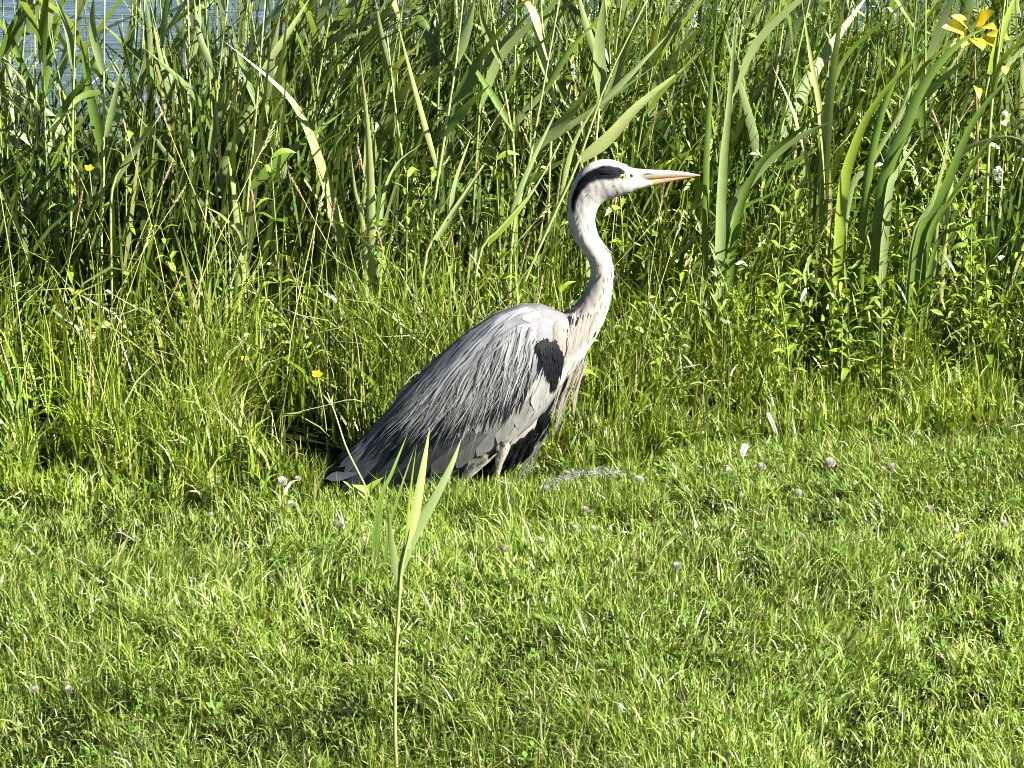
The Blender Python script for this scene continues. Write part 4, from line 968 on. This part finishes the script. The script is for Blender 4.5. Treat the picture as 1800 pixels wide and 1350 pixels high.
# two pale stems crossing in front of tail and left grass
def wand(pts, r, c_, label):
    loc = np.array(pts[0]); o = empty('grass_stalk', tuple(loc), label, 'grass stalk')
    link('stem', mesh_of('stem', [tube([np.array(p) - loc for p in pts], [r, r, r * .5], c_, 5, 16)]), M_STALK, o)
    e, e0 = np.array(pts[-1]) - loc, np.array(pts[-2]) - loc; d = (e - e0) / np.linalg.norm(e - e0)
    for s_ in (-1, 1):
        a = e0 * .6 + e * .4; link('bract', mesh_of('bract', [ribbon([a, a + d * .012 + (s_ * .004, 0, 0), a + d * .022 + (s_ * .010, 0, .002)], .003, (0, -1, .2), np.array(c_), np.array(c_) * 1.1, 5, .1, 'leaf')]), M_WEED, o)
g0 = G(654, 885); wand([g0, P(640, 850, g0.y), P(610, 790, g0.y + .01), P(590, 730, g0.y + .03), P(575, 690, g0.y + .04)], .0016, (.42, .46, .16), 'pale thin stem slanting across the heron tail')
g0 = G(700, 800); wand([P(700, 800, .10), P(640, 708, .12), P(560, 716, .14), P(487, 735, .15)], .0012, (.36, .44, .18), 'fine pale stem lying across the grass left of the heron back')
o = empty('leafy_sprout', tuple(G(650, 882)), 'tiny bright green sprout against the dark tail', 'sprout'); loc = np.array(o.location)
for a_, b_ in (((648, 860), (675, 838)), ((640, 868), (602, 845)), ((645, 862), (612, 852))):
    p0, p1 = np.array(P(*a_, loc[1])) - loc, np.array(P(*b_, loc[1])) - loc
    link('leaf', mesh_of('leaf', [ribbon([np.zeros(3), p0, p1], .014, (0, -.8, .6), (.26, .42, .05), (.30, .45, .06), 8, .2, 'leaf')]), M_WEED, o)

# ------------------------------------------------------------------ the reed standing in the foreground lawn
fb = G(697, 1352); Yf = fb.y
def px(path, Y): return [np.array(P(a, b_, Y)) - np.array(fb) for a, b_ in path]
fr_ = empty('reed', tuple(fb), 'single young reed standing in the mown foreground lawn', 'reed')
link('stem', mesh_of('stem', [tube(px([(697, 1354), (694, 1270), (696, 1150), (702, 1050), (706, 1000), (722, 930)], Yf), [.0029, .0027, .0022, .0014], (.25, .25, .09), 8, 24, (.30, .40, .11))]), M_STALK, fr_)
for path, wpx, cc, tw_ in (([(704, 1042), (694, 985), (687, 940), (683, 885)], 15, GLAUC, .5), ([(704, 1010), (722, 955), (758, 892), (792, 828), (810, 783)], 20, GLAUC * 1.05, .2), ([(716, 965), (733, 890), (745, 820), (756, 748)], 19, PALE, -.2), ([(712, 985), (716, 930), (722, 860), (733, 775)], 6, YEL, 0)):
    link('leaf', mesh_of('leaf', [ribbon(bow(px(path, Yf), rng.uniform(-.03, .03)), wpx * .001 * .80, (.35, -1, .15), cc * .85, cc * 1.1, 16, -.3, 'blade', None, tw_)]), M_REED, fr_)
g0 = G(662, 1035); so_ = empty('reed_shoot', tuple(g0), 'slender shoots with painted-in stem shade just left of the foreground reed', 'reed'); loc = np.array(g0)
for path, wpx, cc in (([(652, 1030), (663, 900), (690, 832), (716, 772)], 9, DEEP * 1.3), ([(674, 1035), (682, 940), (702, 870), (728, 798)], 7, DEEP * 1.2), ([(660, 1030), (664, 960), (668, 900), (678, 838)], 6, DEEP)):
    pts = [np.array(P(a, b_, g0.y)) - loc for a, b_ in path]; pts[0][2] = -.01
    link('leaf', mesh_of('leaf', [ribbon(bow(pts, .04), wpx * .001 * .95, (.3, -1, .2), cc * .5, cc, 14, .3, 'blade')]), M_REED, so_)  # lower part of each shoot coloured darker to paint its stems in shadow

# ------------------------------------------------------------------ clover heads, buttercups, fallen feathers
def make_clover(c0, c1, r=.0085):
    o = empty('clover_flower', (0, 0, 0), '', 'clover flower')
    link('stem', mesh_of('stem', [tube([(0, 0, 0), (.002, .001, .02), (.001, 0, .046)], [.0009, .0008], (.22, .30, .08), 5, 6)]), M_STALK, o)
    parts = []
    for i in range(70):
        ph = math.acos(1 - 1.75 * (i + .5) / 70); a = i * 2.39996
        d = np.array([math.sin(ph) * math.cos(a), math.sin(ph) * math.sin(a), math.cos(ph)]); c_ = np.array([0, 0, .050])
        cc = np.asarray(c0) * (1 - i / 70) + np.asarray(c1) * (i / 70)
        parts.append(ribbon([c_ + d * r * .3, c_ + d * r * .8, c_ + d * r * rng.uniform(.95, 1.15) + (0, 0, .001)], .0036, np.cross(d, [.3, .5, .8]), cc, cc * rng.uniform(.9, 1.1), 4, .3, 'leaf'))
    link('flower_head', mesh_of('flower_head', parts), M_PETAL, o, kind='stuff')
    return o
cw, cpk = make_clover((.62, .61, .57), (.48, .40, .32)), make_clover((.54, .50, .44), (.34, .26, .19))
CL = [(496, 836, 0, 1.15, 'white clover head left of the heron tail tip'), (523, 832, 0, .7, 'small white clover head beside the larger one left of the tail'), (510, 873, 0, .8, 'clover head on the lawn below the tail tip, left'), (592, 910, 1, .9, 'pinkish clover head below the heron tail on the lawn'),
      (370, 900, 0, .7, 'faint clover head on the lawn left of the tail'), (887, 950, 1, 1.0, 'brownish clover head on the lawn right of the foreground reed'), (1030, 876, 1, .8, 'pale clover head on lawn below the downy streak'), (1125, 832, 0, .9, 'clover head just right of the downy streak'),
      (1043, 912, 0, .7, 'right one of two faint clover heads under the breast'), (1012, 912, 0, .7, 'left one of two faint clover heads under the breast'), (960, 846, 0, .8, 'clover head at the left end of the downy streak'), (1280, 813, 0, .8, 'small clover head left of the white feather pair'),
      (1340, 803, 0, 1.0, 'white clover head right of the round fallen feather'), (1460, 797, 0, 1.3, 'largest white clover head, at the lawn edge on the right'), (1567, 815, 1, 1.0, 'pinkish clover head right of the largest white one'), (1404, 848, 0, 1.0, 'white clover head on the lawn below the two largest'),
      (1303, 851, 0, .7, 'small white clover head on the lawn under the feather pair'), (1765, 925, 0, .9, 'white clover head near the right edge of the lawn'), (1633, 888, 1, .9, 'pale brown clover head on the right lawn'), (1190, 998, 1, .9, 'brown clover head in mid lawn below the beak'),
      (685, 1342, 0, 1.15, 'white clover head at the foot of the foreground reed'), (60, 1207, 0, .8, 'white clover head low at the left edge of the lawn'), (120, 1210, 1, .8, 'pinkish clover head right of the one at the left lawn edge'), (1680, 935, 0, .6, 'tiny white clover head on the right lawn, left of the edge one'), (950, 938, 0, .6, 'tiny clover head below the heron legs')]
fst = [True, True]
for (a, b_, k, sc_, lab) in CL:
    q = G(a, b_, .05 * sc_ + .006); z = gz(q.x, q.y); src = (cw, cpk)[k]; rz = rng.uniform(0, 6.28); sc2 = sc_ * .85; z += .006
    if fst[k]: fst[k] = False; o = src; o.location = (q.x, q.y, z); o.rotation_euler = (0, 0, rz); o.scale = (sc2,) * 3; o['label'] = lab
    else: o = copy_tree(src, (q.x, q.y, z), rz, sc2, lab)
    o['group'] = 'clover heads on the lawn'
def buttercup(a, b_, Y, h, lab, r=.009, c_=(.80, .60, .01)):
    tip = np.array(P(a, b_, Y)); z = gz(tip[0], Y); loc = np.array([tip[0] + .015, Y, z])
    o = empty('buttercup', tuple(loc), lab, 'flower', 'yellow flowers'); t_ = tip - loc
    link('stem', mesh_of('stem', [tube([(0, 0, 0), t_ * .5 + (.006, 0, 0), t_], [.0011, .0009], (.24, .34, .08), 5, 10)]), M_STALK, o)
    for i in range(5):
        an = i * 1.2566; d = np.array([math.cos(an), math.sin(an) * .6 - .3, .45 + math.sin(an) * .5])
        link('petal', mesh_of('petal', [ribbon([t_, t_ + d * r * .6, t_ + d * r * 1.1], r * .95, (0, -.7, .7), c_, c_, 6, .2, 'leaf')]), M_PETAL, o)
for (a, b_, Y, lab) in [(558, 660, .08, 'yellow buttercup left of the heron back'), (157, 298, .72, 'yellow buttercup among the reeds on the left'), (139, 514, .45, 'small yellow flower in the long grass at left'), (430, 632, .30, 'tiny yellow flower in the grass left of the buttercup'), (1702, 688, .45, 'yellow flower at the lawn edge on the right'), (1686, 945, -.36, 'tiny yellow flower in the right lawn')]:
    buttercup(a, b_, Y, 0, lab, .010 if a in (558, 157) else .007)
def fallen_feather(path, wpx, lab, c_, rough=0):
    g_ = [np.array(G(a, b_, .045)) for a, b_ in path]; loc = g_[0].copy(); loc[2] = gz(loc[0], loc[1]) + (.022 if wpx == 24 else .03)
    o = empty('fallen_feather', tuple(loc), lab, 'feather'); pts = [p - loc + np.array([0, 0, .012 * math.sin(math.pi * i / (len(g_) - 1))]) for i, p in enumerate(g_)]
    link('vane', mesh_of('vane', [ribbon(pts, wpx * (.00035 if wpx == 24 else .001), (.1, -.45, .9), c_, np.asarray(c_) * .95, 12, .3, 'leaf')]), M_STRAND, o)
    link('shaft', mesh_of('shaft', [tube([p + np.array([0, -.0006, .0008]) for p in pts], [.0009, .0004], (.6, .57, .5), 5, 10)]), M_LEG, o)
    parts = []
    for i in range(160 if wpx == 24 else 50):
        t = rng.random() * (1 if wpx == 24 else .7); p = cr(pts, 30)[int(t * 29)]; s_ = np.array([rng.normal(0, .5), rng.choice([-1, 1]), rng.uniform(.2, .9)]); ln = wpx * .001 * rng.uniform(.4, .9)
        parts.append(ribbon([p, p + s_ * ln * .5, p + s_ * ln + (0, 0, -.002)], .0011, (0, -.4, .9), c_, c_, 4, 0, 'strand'))
    link('down', mesh_of('down', parts), M_STRAND, o, kind='stuff')
g_ = [np.array(G(a_, b_, .04)) for a_, b_ in [(955, 842), (985, 832), (1010, 822), (1050, 818), (1092, 816)]]; loc = g_[0].copy(); loc[2] = gz(loc[0], loc[1])
o = empty('moulted_down', tuple(loc), 'grey and white downy streak on lawn in front of the heron', 'feather'); tr_ = cr([p - loc for p in g_], 60)
for (nm, n_, c_) in (('grey_down', 260, (.16, .16, .165)), ('white_down', 150, (.42, .41, .40))):
    parts = []
    for i in range(n_):
        p = tr_[int(rng.choice([4, 9, 20, 24, 28, 33, 42, 45, 52, 57])) + int(rng.integers(-2, 3))] + rng.normal(0, 1, 3) * (.004, .008, .003) - (0, 0, .014); s_ = rng.normal(0, 1, 3) * (1, .7, .45); s_ /= np.linalg.norm(s_); ln = rng.uniform(.006, .016)
        parts.append(ribbon([p, p + s_ * ln * .5 + (0, 0, .002), p + s_ * ln], rng.uniform(.0008, .0018), (0, -.5, .85), np.array(c_) * rng.uniform(.7, 1.2), c_, 4, .1, 'leaf'))
    link(nm, mesh_of(nm, parts), M_STRAND, o, kind='stuff')
fallen_feather([(1368, 768), (1357, 753), (1351, 738), (1352, 724)], 8, 'curved white feather standing in the grass, right of the heron', (.60, .60, .60))
fallen_feather([(1304, 805), (1310, 796), (1318, 788)], 12, 'short rounded white feather on the lawn edge, below the curved one', (.62, .62, .60))
for (a, b_, Y, lab) in [(1747, 305, .95, 'cluster of small white blossoms at the right edge'), (1768, 206, 1.0, 'tiny white blossom above the white cluster at right')]:
    t_ = np.array(P(a, b_, Y)); loc = np.array([t_[0], Y, gz(t_[0], Y)]); o = empty('white_blossom', tuple(loc), lab, 'flower'); t_ = t_ - loc
    link('stem', mesh_of('stem', [tube([(0, 0, 0), t_ * .6 + (.01, 0, 0), t_], [.0016, .001], (.22, .26, .08), 5, 10)]), M_STALK, o)
    for i in range(9 if a < 1760 else 3):
        cpt = t_ + rng.normal(0, .011, 3); d = rng.normal(0, 1, 3); d[1] -= .6; d /= np.linalg.norm(d)
        link('petal', mesh_of('petal', [ribbon([cpt, cpt + d * .007, cpt + d * .014], .012, (.2, -.8, .6), (.80, .79, .76), (.84, .83, .80), 6, .2, 'leaf')]), M_PETAL, o)
